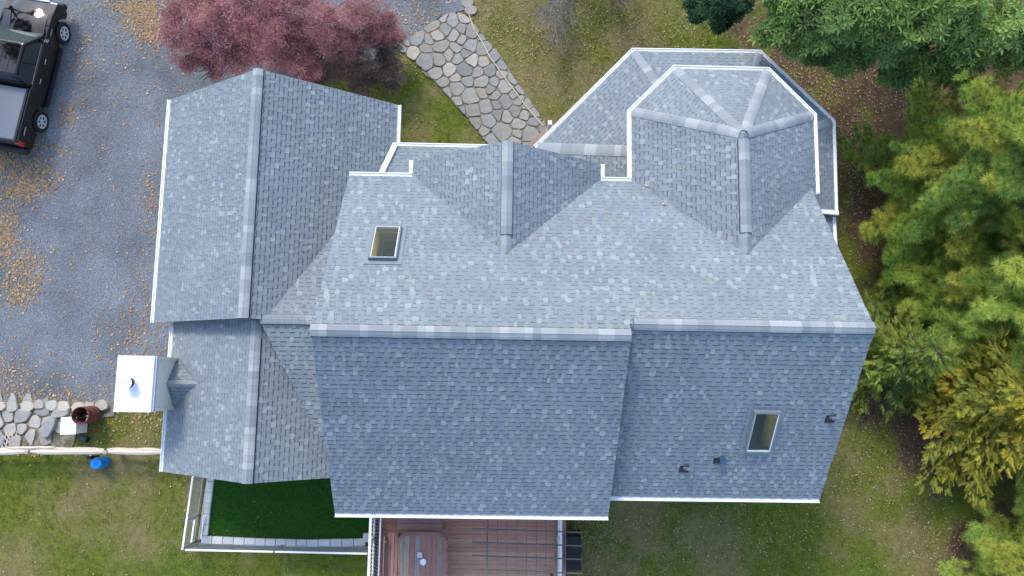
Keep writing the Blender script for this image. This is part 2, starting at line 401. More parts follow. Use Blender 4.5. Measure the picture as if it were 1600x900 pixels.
def stone(name, P, z0, z1, col, parent, r, it=2):
    if len(P) < 3 or abs(area2(P)) < .004: return
    cx = sum(p[0] for p in P)/len(P); cy = sum(p[1] for p in P)/len(P)
    P = round_poly([(p[0]-cx, p[1]-cy) for p in P], it)
    P = [(x+r.uniform(-.012, .012), y+r.uniform(-.012, .012)) for x, y in P]
    n = len(P); tx, ty = r.uniform(-.03, .03), r.uniform(-.03, .03)
    V = [(x, y, z0) for x, y in P]+[(x, y, z1-.012+x*tx+y*ty) for x, y in P]+[(x*.93, y*.93, z1+x*tx+y*ty) for x, y in P]
    F = [(i, (i+1) % n, n+(i+1) % n, n+i) for i in range(n)]+[(n+i, n+(i+1) % n, 2*n+(i+1) % n, 2*n+i) for i in range(n)]+[list(range(2*n, 3*n))]
    k = r.uniform(.85, 1.15)
    o = MB().add(V, F, tuple(c*k for c in col)).build(name, M_stone, parent); o.location = (cx, cy, 0)
    return o
P_walk = gpoly((616, 72), (645, 58), (668, 40), (700, 22), (716, 20), (735, 30), (748, 48), (778, 82), (800, 118), (822, 150), (852, 192), (858, 232), (775, 240), (742, 200), (700, 150), (660, 108))
walk = sheet('walkway', P_walk, .026, M_joint, jag=.08, step=.25)
r = random.Random(11)
P_walk_in = P_walk
for P, c in voronoi_stones(P_walk, .41, 8, .035):
    P = P if area2(P) > 0 else P[::-1]
    Q = clip_poly(list(P_walk), P); v_ = [Vector((p[0]-c[0], p[1]-c[1])) for p in Q]
    Q = [(c[0]+v.x*min(1, .46/max(v.length, .01)), c[1]+v.y*min(1, .46/max(v.length, .01))) for v in v_]
    stone('stone', Q, .0, .062+r.uniform(-.01, .012), r.choice(STONE_COLS), walk, r)
for px, py in ((731, 4), (735, 16)):
    p = at(px, py); stone('stone', [(p.x+.3*math.cos(t)*r.uniform(.7, 1), p.y+.27*math.sin(t)*r.uniform(.7, 1)) for t in np.arange(0, 6.2, .9)], .0, .065, r.choice(STONE_COLS), walk, r)

# ================================================================== HOUSE
house = empty('house', (0, 0, 0), 0, 'grey shingled house with wrap around porch, octagonal bay and two skylights', 'house')
CxL, CxR, CyR, CzR, CyS, CzS, CyN, CzN = -4.535, 3.275, 1.012, 8.535, -3.966, 4.863, 5.872, 4.932
ExE, EyR, EzR, EyS, EzS = 9.418, 1.303, 8.319, -3.414, 4.846
GxW, Gxr, GxE, GyN, GyS, Gzr, Gze = -11.122, -7.34, -3.519, 9.024, 1.512, 5.235, 2.575
SxW, Sxr, SyS, Szr, Sze = -10.527, -7.121, -3.214, 4.728, 2.487
DxL, Dxr, DxR, DyN, Dzr, Dze = -2.629, .194, 3.035, 6.406, 6.883, 4.902
Bxr, ByA, Bzr, BxW, ByW, BxN, ByN, BxN2, BxE, ByE2, Bze = 6.79, 6.785, 6.792, 3.997, 8.095, 5.365, 9.498, 8.257, 9.618, 8.103, 4.882
pN = (CzR-CzN)/(CyN-CyR)
EXPO = .143
SH = [((.192, .224, .240), .46), ((.178, .208, .228), .24), ((.204, .236, .248), .12), ((.252, .283, .286), .13), ((.230, .252, .250), .05)]
def pick_sh(r, light=1.0):
    t = r.random(); a = 0
    for c, p in SH:
        a += p
        if t < a: break
    k = r.uniform(.94, 1.06)*light
    return (c[0]*k, c[1]*k, c[2]*k)
SINGLE_MESH = {}
def single_mesh(wd, col_i):
    k = (wd, col_i)
    if k in SINGLE_MESH: return SINGLE_MESH[k]
    r = random.Random(wd*100+col_i); c = SH[col_i][0]; kk = r.uniform(.96, 1.04); c = tuple(x*kk for x in c)
    W = wd*.04; hb, ht = .021, .006; e = EXPO
    mb = MB().add([(0, 0, 0), (W, 0, 0), (W, e, 0), (0, e, 0), (0, 0, hb), (W, 0, hb), (W, e, ht), (0, e, ht)],
                  [(4, 5, 6, 7), (0, 1, 5, 4), (1, 2, 6, 5), (3, 0, 4, 7)], c)
    me = D.meshes.new('shingle'); me.from_pydata(mb.v, [], mb.f)
    a = me.attributes.new('Col', 'FLOAT_COLOR', 'POINT'); a.data.foreach_set('color', np.array([x+(1.,) for x in mb.c], np.float32).ravel())
    me.materials.append(M_sh); me.update(); SINGLE_MESH[k] = me
    return me
def slope(O, U, V, polys, seed, singles=0, thick=.09, light=1.0, label=None, row0=0.0):
    """O eave corner, U along the eave, V up the slope; polys: convex CCW polygons in (u,v)"""
    O = Vector(O); U = Vector(U).normalized(); V = (Vector(V)-U*Vector(V).dot(U)).normalized(); Nn = U.cross(V)
    P3 = lambda u, v, h: O+U*u+V*v+Nn*h
    r = random.Random(seed)
    polys = [p if area2(p) > 0 else p[::-1] for p in polys]
    dk = MB()
    for p in polys:
        n = len(p); dk.add([P3(u, v, -thick) for u, v in p]+[P3(u, v, 0) for u, v in p], [list(range(n))[::-1], list(range(n, 2*n))]+[(i, (i+1) % n, n+(i+1) % n, n+i) for i in range(n)])
    deck = dk.build('roof_slope', M_deck_under, house)
    if label: deck['label'] = label
    u0 = min(u for p in polys for u, v in p)-.01; u1 = max(u for p in polys for u, v in p); v1 = max(v for p in polys for u, v in p)
    mb = MB(); rows = int(math.ceil(v1/EXPO)); cand = []
    for k in range(rows):
        v0 = k*EXPO; u = u0-r.uniform(0, .3); tooth = r.random() < .5
        while u < u1:
            wq = r.choice((2, 3, 3, 4, 4)) if tooth else r.choice((2, 3, 4, 4, 5)); wd = wq*.04
            big = .5+.5*mnoise.noise((u*.8+seed*7, k*.12, seed*1.7))
            c = pick_sh(r, light) if tooth else tuple(x*r.uniform(.95, 1.05)*light for x in SH[r.choice((0, 0, 1))][0])
            if not tooth and r.random() < .06: c = pick_sh(r, light)
            kk = .95+.1*big; c = tuple(x*kk for x in c)
            hb, ht = (.021, .006) if tooth else (.011, .003)
            cells = [(v0, v0+EXPO, c)]
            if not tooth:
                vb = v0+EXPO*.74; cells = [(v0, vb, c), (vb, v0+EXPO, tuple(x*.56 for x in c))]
            elif singles:
                q = [(u, v0), (u+wd, v0), (u+wd, v0+EXPO), (u, v0+EXPO)]
                if any(abs(abs(area2(clip_poly(q, p)))-wd*EXPO) < 1e-6 for p in polys):
                    cand.append((k, u, v0, wq, c)); cells = []
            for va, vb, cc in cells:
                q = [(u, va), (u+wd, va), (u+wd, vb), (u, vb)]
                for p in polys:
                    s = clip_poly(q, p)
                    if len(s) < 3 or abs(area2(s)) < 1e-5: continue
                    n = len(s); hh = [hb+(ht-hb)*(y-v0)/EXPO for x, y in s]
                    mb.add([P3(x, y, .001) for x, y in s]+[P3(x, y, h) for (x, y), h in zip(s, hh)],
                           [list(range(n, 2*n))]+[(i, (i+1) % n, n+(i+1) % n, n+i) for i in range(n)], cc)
            u += wd; tooth = not tooth
    cand.sort(key=lambda a: -a[0])
    Mx = Matrix((U, V, Nn)).transposed().to_4x4()
    for j, (k, u, v0, wq, c) in enumerate(cand):
        if j < singles:
            li = sum(c)/3/light
            ci = min(range(5), key=lambda i: sum(abs(a-b) for a, b in zip(SH[i][0], c)))
            o = link('shingle', single_mesh(wq, ci), None, deck)
            o.matrix_local = Matrix.Translation(P3(u, v0, .0015)) @ Mx
        else:
            wd = wq*.04; s = [(u, v0), (u+wd, v0), (u+wd, v0+EXPO), (u, v0+EXPO)]
            mb.add([P3(x, y, .001) for x, y in s]+[P3(s[0][0], s[0][1], .021), P3(s[1][0], s[1][1], .021), P3(s[2][0], s[2][1], .006), P3(s[3][0], s[3][1], .006)],
                   [(4, 5, 6, 7), (0, 1, 5, 4), (1, 2, 6, 5), (3, 0, 4, 7)], c)
    tag(mb.build('shingles', M_sh, deck), kind='stuff')
    return deck
def rect_slope(eaveL, eaveR, ridge_pt, polys3, seed, **kw):
    """polys3: convex polygons as 3D points lying on the plane"""
    O = Vector(eaveL); U = (Vector(eaveR)-O).normalized(); V = Vector(ridge_pt)-O; V = (V-U*V.dot(U)).normalized()
    polys = [[((Vector(p)-O).dot(U), (Vector(p)-O).dot(V)) for p in P] for P in polys3]
    return slope(O, U, V, polys, seed, **kw)
CAPC = [(.232, .255, .262), (.275, .297, .300), (.320, .338, .336), (.212, .238, .248), (.255, .278, .282)]
def caps(A, B, d1, d2, parent, vent=True, step=.2, half=.19, seed=1, lift=0.0):
    """folded cap shingles from A to B; d1, d2 unit directions down either side"""
    A = Vector(A); B = Vector(B); d = (B-A).normalized(); L = (B-A).length
    up = -(Vector(d1)+Vector(d2)); up = up.normalized() if up.length > .05 else Vector((0, 0, 1))
    r = random.Random(seed); base = (.045 if vent else .012)+lift
    if vent:
        mb = MB(); pr = [Vector(d1)*(half+.012)+up*.002, Vector(d1)*(half+.012)+up*.055, up*.040, Vector(d2)*(half+.012)+up*.055, Vector(d2)*(half+.012)+up*.002]
        V = [A+p for p in pr]+[B+p for p in pr]; n = 5
        mb.add(V, [(i, i+1, n+i+1, n+i) for i in range(4)]+[list(range(5))[::-1], list(range(5, 10))]); mb.build('ridge_vent', M_vent, parent)
    meshes = []
    for c in CAPC:
        e1, e2, e3 = (.030, .030, .014) if vent else (-.004, .012, .014)
        prof = [Vector(d1)*half+up*e1, Vector(d1)*half*.62+up*e2, Vector(d1)*half*.25+up*e3, up*(e3-.004), Vector(d2)*half*.25+up*e3, Vector(d2)*half*.62+up*e2, Vector(d2)*half+up*e1]
        n = len(prof); V = []
        for t, h in ((0, .012), (step+.02, .004)):
            V += [d*t+p+up*(base+h) for p in prof]
        V += [p+up*(base-.004) for p in prof]
        F = [(i, i+1, n+i+1, n+i) for i in range(n-1)]+[(2*n+i, 2*n+i+1, i+1, i) for i in range(n-1)]
        # side skirts
        V += [prof[0]+up*(base-.012), d*(step+.02)+prof[0]+up*(base-.012), prof[-1]+up*(base-.012), d*(step+.02)+prof[-1]+up*(base-.012)]
        F += [(0, n, 3*n+1, 3*n), (n-1, 2*n-1, 3*n+3, 3*n+2)]
        mb = MB().add(V, F, c); me = D.meshes.new('ridge_cap'); me.from_pydata(mb.v, [], mb.f)
        a = me.attributes.new('Col', 'FLOAT_COLOR', 'POINT'); a.data.foreach_set('color', np.array([x+(1.,) for x in mb.c], np.float32).ravel())
        me.materials.append(M_sh); me.update(); meshes.append(me)
    t = 0.0; ci = 0; run = 0
    while t < L-.04:
        t = min(t, max(0, L-step-.02))
        if run <= 0: ci = r.randrange(5); run = r.choice((1, 1, 2, 2))
        run -= 1
        o = link('ridge_cap', meshes[ci], None, parent); o.location = A+d*t; t += step
def sdir(dx, dy, p):
    v = Vector((dx, dy, 0)).normalized(); return (v-Vector((0, 0, p))).normalized()
def gutter(pts, side=1, wd=.125, dp=.12, drop=.015, m=None, cap_ends=True):
    """open trough along a polyline of eave points; side=+1 puts it to the right of travel"""
    pts = [Vector(p) for p in pts]; n = len(pts); off = []
    for i in range(n):
        ns = []
        for j in (i-1, i):
            if 0 <= j < n-1:
                d = (pts[j+1]-pts[j]); d.z = 0; d.normalize(); ns.append(Vector((d.y, -d.x, 0))*side)
        b = sum(ns, Vector()).normalized(); off.append(b/max(.3, b.dot(ns[0])))
    prof = [(-.012, .0), (-.012, -dp), (wd, -dp), (wd, .012), (wd-.028, .012), (wd-.030, -.002), (wd-.024, -.02), (.012, -.02), (.008, -.012), (0, 0)]
    mb = MB(); k = len(prof); V = []
    for p, b in zip(pts, off): V += [p+b*x+Vector((0, 0, z-drop)) for x, z in prof]
    F = []
    for i in range(n-1):
        for j in range(k):
            F.append((i*k+j, i*k+(j+1) % k, (i+1)*k+(j+1) % k, (i+1)*k+j))
    F.append(list(range(k))); F.append([(n-1)*k+j for j in range(k)][::-1])
    mb.add(V, F); return mb.build('gutter', m or M_white, house)

# -- main roof
N_ = lambda x, y: (x, y, CzN+pN*(CyN-y))                # the one north plane
slopeN = rect_slope((ExE, CyN, CzN), (CxL, CyN, CzN), N_(CxL, CyR),
    [[N_(ExE, CyN), N_(ExE, EyR), N_(CxL, EyR), N_(CxL, CyN)], [N_(CxR, EyR), N_(CxR, CyR), N_(CxL, CyR), N_(CxL, EyR)]], 101, singles=150, label='sunlit slope with a skylight near its left edge')
pCS = (CzR-CzS)/(CyR-CyS); pES = (EzR-EzS)/(EyR-EyS)
slopeCS = rect_slope((CxL, CyS, CzS), (CxR, CyS, CzS), (CxL, CyR, CzR), [[(CxL, CyS, CzS), (CxR, CyS, CzS), (CxR, CyR, CzR), (CxL, CyR, CzR)]], 102, singles=150, label='blue grey slope above the red deck')
slopeES = rect_slope((CxR-.15, EyS, EzS), (ExE, EyS, EzS), (CxR-.15, EyR, EzR), [[(CxR-.15, EyS, EzS), (ExE, EyS, EzS), (ExE, EyR, EzR), (CxR-.15, EyR, EzR)]], 103, label='blue grey slope with a skylight and three vents')
caps((CxL, CyR, CzR), (CxR, CyR, CzR), sdir(0, 1, pN), sdir(0, -1, pCS), slopeCS, seed=1)
caps((CxR+.10, EyR, EzR), (ExE, EyR, EzR), sdir(0, 1, pN), sdir(0, -1, pES), slopeES, seed=2)
gutter([(CxL, CyS, CzS), (CxR, CyS, CzS)]); gutter([(CxR+.02, EyS, EzS), (ExE, EyS, EzS)])
gutter([(CxL, CyN, CzN), (DxL-.02, CyN, CzN)], side=-1); gutter([(DxR+.02, CyN, CzN), (BxW-.02, CyN, CzN)], side=-1)
# -- cross gable over the entrance
pD = (Dzr-Dze)/(Dxr-DxL); pD2 = (Dzr-Dze)/(DxR-Dxr)
yv = CyN-(Dzr-CzN)/pN; ye = CyN-(Dze-CzN)/pN
dsl = rect_slope((DxL, DyN, Dze), (DxL, ye, Dze), (Dxr, DyN, Dzr), [[(DxL, DyN, Dze), (DxL, ye, Dze), (Dxr, yv, Dzr), (Dxr, DyN, Dzr)]], 104)
rect_slope((DxR, ye, Dze), (DxR, DyN, Dze), (Dxr, DyN, Dzr), [[(DxR, ye, Dze), (DxR, DyN, Dze), (Dxr, DyN, Dzr), (Dxr, yv, Dzr)]], 105)
caps((Dxr, DyN, Dzr), (Dxr, yv+.55, Dzr), sdir(-1, 0, pD), sdir(1, 0, pD2), dsl, seed=3)
caps((Dxr, yv+.62, Dzr), (Dxr, yv+.02, Dzr), sdir(-1, 0, pD), sdir(1, 0, pD2), dsl, vent=False, seed=4)
gutter([(DxL, DyN, Dze), (DxL, CyN+.14, Dze)], side=1); gutter([(DxR, DyN, Dze), (DxR, CyN+.14, Dze)], side=-1)
# -- octagonal bay
A_ = (Bxr, ByA, Bzr); pB = (Bzr-Bze)/(Bxr-BxW)
yb = CyN-(Bzr-CzN)/pN
bW, bNW, bN1, bN2, bNE, bE = (BxW, ye, Bze), (BxW, ByW, Bze), (BxN, ByN, Bze), (BxN2, ByN, Bze), (BxE, ByE2, Bze), (BxE, ye-.3, Bze)
A2 = (Bxr, yb, Bzr)
bsl = rect_slope(bNW, bW, A_, [[bNW, bW, A2, A_]], 106)
rect_slope(bE, bNE, A_, [[bE, bNE, A_, A2]], 107)
for i, (p, q) in enumerate(((bN1, bNW), (bN2, bN1), (bNE, bN2))): rect_slope(p, q, A_, [[p, q, A_]], 108+i, thick=.05)
caps((Bxr, ByA-.15, Bzr), (Bxr, yb+.62, Bzr), sdir(-1, 0, pB), sdir(1, 0, pB), bsl, seed=5)
caps((Bxr, yb+.68, Bzr), (Bxr, yb+.04, Bzr), sdir(-1, 0, pB), sdir(1, 0, pB), bsl, vent=False, seed=6)
def hip_caps(P, apex, n1, n2, parent, seed, stop=.12, half=.16, step=.2):
    """n1, n2: horizontal down-slope vectors of the two faces"""
    P = Vector(P); apex = Vector(apex); d = (apex-P).normalized()
    dirs = []
    for nrm in (n1, n2):
        # direction in the face, perpendicular to the hip
        nn = Vector(nrm); q = d.cross(nn).normalized(); 
        q = q if q.z < 0 else -q
        dirs.append(q)
    caps(P+d*.04, apex-d*stop, dirs[0], dirs[1], parent, vent=False, seed=seed, half=half, step=step, lift=.012)
def fnormal(a, b, c):
    n = (Vector(b)-Vector(a)).cross(Vector(c)-Vector(a)).normalized(); return n if n.z > 0 else -n
fW, fNW, fN, fNE, fE = fnormal(bW, bNW, A_), fnormal(bNW, bN1, A_), fnormal(bN1, bN2, A_), fnormal(bN2, bNE, A_), fnormal(bE, bNE, A_)
for i, (p, a, b) in enumerate(((bNW, fW, fNW), (bN1, fNW, fN), (bN2, fN, fNE), (bNE, fNE, fE))): hip_caps(p, A_, a, b, bsl, 20+i)
gutter([(BxW, CyN+.02, Bze), bNW, bN1, bN2, bNE, (BxE, ye-.28, Bze)], side=-1)
# -- porch roof
PZ = 2.6; pp = .36
PE = [Vector((*at(x, y, PZ).xy, PZ)) for x, y in ((838, 231), (990, 80), (1187, 83), (1300, 190), (1304, 332), (1307, 372))]
o_ = .45   # bay walls sit behind the bay's eave
bayw = [(BxW+o_, 5.3), (BxW+o_, ByW-.19), (BxN+.19, ByN-o_), (BxN2-.19, ByN-o_), (BxE-o_, ByE2-.19), (BxE-o_, 5.3)]
def plane_pt(p, e0, e1, pitch):
    e0 = Vector(e0); e1 = Vector(e1); d = (e1-e0); d.z = 0; d.normalize(); n = Vector((-d.y, d.x, 0))
    return (p[0], p[1], e0.z+pitch*abs((Vector((p[0], p[1], 0))-Vector((e0.x, e0.y, 0))).dot(n)))
def porch_face(e0, e1, inner, seed, pitch=pp):
    pts = [tuple(e0), tuple(e1)]+[plane_pt(p, e0, e1, pitch) for p in inner]
    U = (Vector(e1)-Vector(e0)).normalized(); n = Vector((-U.y, U.x, 0)); top = Vector(e0)+n*1.0+Vector((0, 0, pitch))
    P = pts
    O = Vector(e0); V = (n+Vector((0, 0, pitch))).normalized()
    pol = [((Vector(p)-O).dot(U), (Vector(p)-O).dot(V)) for p in P]
    return slope(O, U, V, [pol], seed, thick=.06)
hipend = (4.15, 7.30)
pf = porch_face(PE[1], PE[0], [hipend, (BxW+o_, ByW-.19), (BxN+.1, ByN-o_)], 120)
zh = plane_pt(hipend, PE[1], PE[0], pp)[2]
pw = (zh-PZ)/(hipend[0]-PE[0].x)
porch_face((PE[0].x, PE[0].y, PZ), (PE[0].x, 5.4, PZ), [(BxW+o_+.2, 5.4), (BxW+o_+.2, 7.28), hipend], 121, pitch=pw)
porch_face(PE[2], PE[1], [bayw[2], bayw[3]], 122)
porch_face(PE[3], PE[2], [bayw[3], bayw[4]], 123)
porch_face(PE[4]-Vector((0, .06, 0)), PE[3], [bayw[4], (BxE-o_, PE[4].y-.06)], 124)
PE5 = PE[5]-Vector((0, 1.2, 0))
porch_face(PE5-Vector((0, 0, .18)), PE[4]-Vector((0, .12, .18)), [(BxE-o_, PE[4].y-.12), (BxE-o_, PE5.y)], 125)
for i, (k, q) in enumerate(((1, bayw[2]), (2, bayw[3]), (3, bayw[4]))):
    a = PE[k]; e = (PE[k-1], PE[k], PE[k+1]); z = plane_pt(q, PE[k], PE[k+1], pp)
    f1 = fnormal(e[0], e[1], z); f2 = fnormal(e[1], e[2], z); hip_caps(a, z, f1, f2, pf, 30+i, stop=.05, half=.15)
z = Vector((*hipend, zh)); f1 = fnormal(PE[1], PE[0], z); f2 = fnormal((PE[0].x, PE[0].y, PZ), (PE[0].x, 5.4, PZ), z)
hip_caps(PE[0], z, f1, f2, pf, 34, stop=.0, half=.2)
gutter([PE[0], PE[1], PE[2], PE[3], PE[4]-Vector((0, .06, 0))], side=-1)
gutter([PE[4]-Vector((0, .1, .18)), PE5-Vector((0, 0, .18))], side=-1)
# cross piece of gutter on the east porch
mbx = MB(); mbx.bar((PE[4].x+.1, PE[4].y-.02, PZ+.02), (BxE-o_, PE[4].y-.02, PZ+.55), .14, .10); mbx.build('gutter', M_white, house)
# north porch between garage and entrance
n0 = at(621, 228, PZ); NPy = n0.y
npf = porch_face((.9, NPy, PZ), (GxE+.05, NPy, PZ), [(-3.95, 6.1), (-3.95, 5.4), (.9, 5.4)], 126, pitch=.40)
gutter([(.6, NPy, PZ), (GxE+.02, NPy, PZ)], side=1)
dg = MB(); dg.bar((GxE+.0, NPy+.06, PZ+.06), (-4.1, 5.75, PZ+.80), .17, .09); dg.build('fascia_board', M_white, house)
# -- garage wing
pG = (Gzr-Gze)/(Gxr-GxW); pG2 = (Gzr-Gze)/(GxE-Gxr)
gw = rect_slope((GxW, GyN, Gze), (GxW, GyS, Gze), (Gxr, GyN, Gzr), [[(GxW, GyN, Gze), (GxW, GyS, Gze), (Gxr, GyS, Gzr), (Gxr, GyN, Gzr)]], 130, label='left slope of the garage wing')
LyR, LzR, qN, qS = 1.52, 4.86, .405, .37
gz = lambda x: Gzr-pG2*(x-Gxr)
def g3(x, y): return (x, y, gz(x))
yval = lambda x: LyR+(LzR-gz(x))/qN
xr0 = Gxr+(Gzr-LzR)/pG2
rect_slope((GxE, GyS, Gze), (GxE, GyN, Gze), (Gxr, GyN, Gzr), [[g3(Gxr, GyS), g3(xr0+.05, GyS), g3(xr0+.05, GyN), g3(Gxr, GyN)], [g3(xr0+.05, yval(xr0+.05)), g3(GxE, yval(GxE)-.1), g3(GxE, GyN), g3(xr0+.05, GyN)]], 131, label='right slope of the garage wing')
caps((Gxr, GyN, Gzr), (Gxr, GyS, Gzr), sdir(-1, 0, pG), sdir(1, 0, pG2), gw, seed=7)
gutter([(GxW, GyS, Gze), (GxW, GyN, Gze)], side=-1); gutter([(GxE, NPy+.1, Gze), (GxE, GyN, Gze)], side=1)
# -- low link roof between garage and main house
LxE = CxL+.35
lz = lambda y: LzR-qN*(y-LyR)
rect_slope((LxE, 6.9, lz(6.9)), (-7.0, 6.9, lz(6.9)), (-7.0, LyR, LzR), [[(LxE, 6.1, lz(6.1)), (LxE, LyR, LzR), (xr0-.1, LyR, LzR), (LxE-.0, 6.1, lz(6.1))], [(LxE+.35, 6.55, lz(6.55)), (LxE, 5.0, lz(5.0)), (LxE-.3, 5.6, lz(5.6)), (LxE+.05, 6.6, lz(6.6))]], 132, label='low slope in the valley beside the garage roof')
ls = lambda y: LzR-qS*(LyR-y)
lsl = rect_slope((-7.4, -3.0, ls(-3.0)), (LxE, -3.0, ls(-3.0)), (LxE, LyR, LzR), [[(-7.0, LyR, LzR), (-4.9, -3.0, ls(-3.0)), (LxE, -3.0, ls(-3.0)), (LxE, LyR, LzR)]], 133)
caps((CxL+.1, LyR, LzR), (xr0-.15, LyR, LzR), sdir(0, 1, qN), sdir(0, -1, qS), lsl, seed=8, half=.15)
# -- small left wing with the chimney
pS = (Szr-Sze)/(Sxr-SxW); SxE = CxL+.3
sz = lambda x: Szr-pS*(x-Sxr)
sw = rect_slope((SxW, GyS+.3, Sze), (SxW, SyS, Sze), (Sxr, SyS, Szr), [[(SxW, GyS+.3, Sze), (SxW, SyS, Sze), (Sxr, SyS, Szr), (Sxr, GyS+.3, Szr)]], 134, label='left slope of the chimney wing')
xs0 = Sxr+(Szr-LzR)/pS
rect_slope((SxE, SyS, sz(SxE)), (SxE, LyR, sz(SxE)), (Sxr, LyR, Szr), [[(Sxr, SyS, Szr), (SxE, SyS, sz(SxE)), (SxE, LyR, sz(SxE)), (Sxr, LyR, Szr)]], 135)
caps((Sxr, SyS, Szr), (Sxr, .95, Szr), sdir(-1, 0, pS), sdir(1, 0, pS), sw, seed=9)
caps((Sxr, .85, Szr), (Sxr, GyS-.02, Szr), sdir(-1, 0, pS), sdir(1, 0, pS), sw, vent=False, seed=10, lift=.03)
gutter([(SxW, SyS, Sze), (SxW, -1.25, Sze)], side=-1); gutter([(SxW, .36, Sze), (SxW, GyS-.05, Sze)], side=-1)
# -- chimney
CX0, CX1, CY0, CY1, CZ = -11.24, -10.28, -1.20, .34, 4.26
chim = MB().prism([(CX0, CY0), (CX1, CY0), (CX1, CY1), (CX0, CY1)], -.05, CZ).build('chimney', M_chim, house)
chim['label'] = 'boxed siding chimney with a white metal top'
zc = 2.0
while zc < CZ-.11:
    MB().prism([(CX0-.022, CY0-.022), (CX1+.022, CY0-.022), (CX1+.022, CY1+.022), (CX0-.022, CY1+.022)], zc, zc+.098, top=[(CX0-.008, CY0-.008), (CX1+.008, CY0-.008), (CX1+.008, CY1+.008), (CX0-.008, CY1+.008)]).build('siding_board', M_chim, chim)
    zc += .1
for x, y in ((CX1, CY0), (CX1, CY1), (CX0, CY0), (CX0, CY1)):
    MB().box((x, y, 2.9), (.10, .10, 2.6)).build('corner_board', M_chim, chim)
MB().prism([(CX0-.06, CY0-.06), (CX1+.07, CY0-.06), (CX1+.07, CY1+.06), (CX0-.06, CY1+.06)], CZ-.10, CZ+.04).build('chimney_cap', M_white, chim, bevel=.012)
MB().prism([(CX1+.02, CY0-.05), (CX1+.12, CY0-.05), (CX1+.12, CY1+.05), (CX1+.02, CY1+.05)], CZ-.14, CZ-.03).build('cap_flashing', M_flash, chim, bevel=.01)
fl = at(199, 598, CZ+.3)
MB().lathe([(.16, CZ+.03), (.16, CZ+.08), (.135, CZ+.09), (.135, CZ+.24), (.14, CZ+.24), (.14, CZ+.36), (.17, CZ+.37), (.17, CZ+.39), (.02, CZ+.42)], (fl.x, fl.y, 0), 24).build('flue_pipe', M_whitemetal, chim, smooth=False)
MB().lathe([(.148, CZ+.17), (.148, CZ+.35)], (fl.x, fl.y, 0), 24).build('flue_screen', M_vent, chim)
# cricket behind the chimney
cy_ = (CY0+CY1)/2; czr = 3.28; cxe = SxW+(czr-Sze)/pS
roofz = lambda x: Sze+pS*(x-SxW)
cr1 = rect_slope((CX1, CY1+.02, roofz(CX1)), (cxe, cy_, czr), (CX1, cy_, czr), [[(CX1, CY1+.02, roofz(CX1)+.005), (cxe, cy_, czr), (CX1, cy_, czr)][::-1]], 140, thick=.02) if False else None
def tri_slope(a, b, c, seed):
    """triangle: a-b lies along the valley, c-b the ridge; courses run along x"""
    a, b, c = Vector(a), Vector(b), Vector(c); n = (b-a).cross(c-a).normalized()
    if n.z < 0: n = -n
    U = Vector((1, 0, 0)); U = (U-n*U.dot(n)).normalized(); V = n.cross(U)
    if V.z < 0: U = -U; V = n.cross(U)
    O = a if True else b
    pol = [((p-O).dot(U), (p-O).dot(V)) for p in (a, b, c)]
    mv = min(v for u, v in pol); O = O+V*mv; pol = [(u, v-mv) for u, v in pol]
    return slope(O, U, V, [pol], seed, thick=.02)
tri_slope((CX1, CY1, roofz(CX1)), (cxe, cy_, czr), (CX1, cy_, czr), 141); tri_slope((CX1, CY0, roofz(CX1)), (cxe, cy_, czr), (CX1, cy_, czr), 142)
caps((cxe+.05, cy_, czr), (CX1+.03, cy_, czr), sdir(0, 1, .7), sdir(0, -1, .7), sw, vent=False, seed=11, half=.14)
# -- walls
def wall(pts, z0, z1): return MB().prism(pts, z0, z1).build('wall', M_wall, house)
def rc(x0, y0, x1, y1): return [(x0, y0), (x1, y0), (x1, y1), (x0, y1)]
wall(rc(CxL+.3, CyS+.4, CxR-.3, CyN-.4), -.05, 4.75); wall(rc(CxR-.3, EyS+.4, ExE-.3, CyN-.42), -.05, 4.72)
wall(bayw, -.05, 4.74); wall(rc(DxL+.3, CyN-.5, DxR-.3, DyN-.35), -.05, 4.74)
wall(rc(GxW+.35, GyS+.3, GxE-.35, GyN-.3), -.05, 2.45); wall(rc(SxW+.35, SyS+.3, CxL+.31, GyS+.31), -.05, 2.4); wall(rc(-6.9, GyS+.1, CxL+.31, 5.4), -.05, 2.42)
def gable(a, b, apex, d):
    a, b, apex, d = Vector(a), Vector(b), Vector(apex), Vector(d)
    MB().add([a, b, apex, a+d, b+d, apex+d], [(0, 1, 2), (5, 4, 3), (0, 3, 4, 1), (1, 4, 5, 2), (2, 5, 3, 0)]).build('gable_wall', M_wall, house)
gable((ExE-.3, EyS+.5, 4.72), (ExE-.3, CyN-.5, 4.72), (ExE-.3, EyR, 8.0), (-.15, 0, 0)); gable((CxL+.3, CyS+.5, 4.75), (CxL+.3, CyN-.5, 4.75), (CxL+.3, CyR, 8.2), (.15, 0, 0))
gable((CxR-.3, CyS+.5, 4.75), (CxR-.3, CyN-.5, 4.75), (CxR-.3, CyR, 8.2), (.15, 0, 0))
gable((DxL+.35, DyN-.35, 4.74), (DxR-.35, DyN-.35, 4.74), (Dxr, DyN-.35, 6.6), (0, -.15, 0))
gable((GxW+.4, GyN-.3, 2.45), (GxE-.4, GyN-.3, 2.45), (Gxr, GyN-.3, 4.95), (0, -.15, 0)); gable((GxW+.4, GyS+.3, 2.45), (GxE-.4, GyS+.3, 2.45), (Gxr, GyS+.3, 4.95), (0, .15, 0))
gable((SxW+.4, SyS+.3, 2.4), (-4.3, SyS+.3, 2.4), (Sxr, SyS+.3, 4.45), (0, .15, 0))
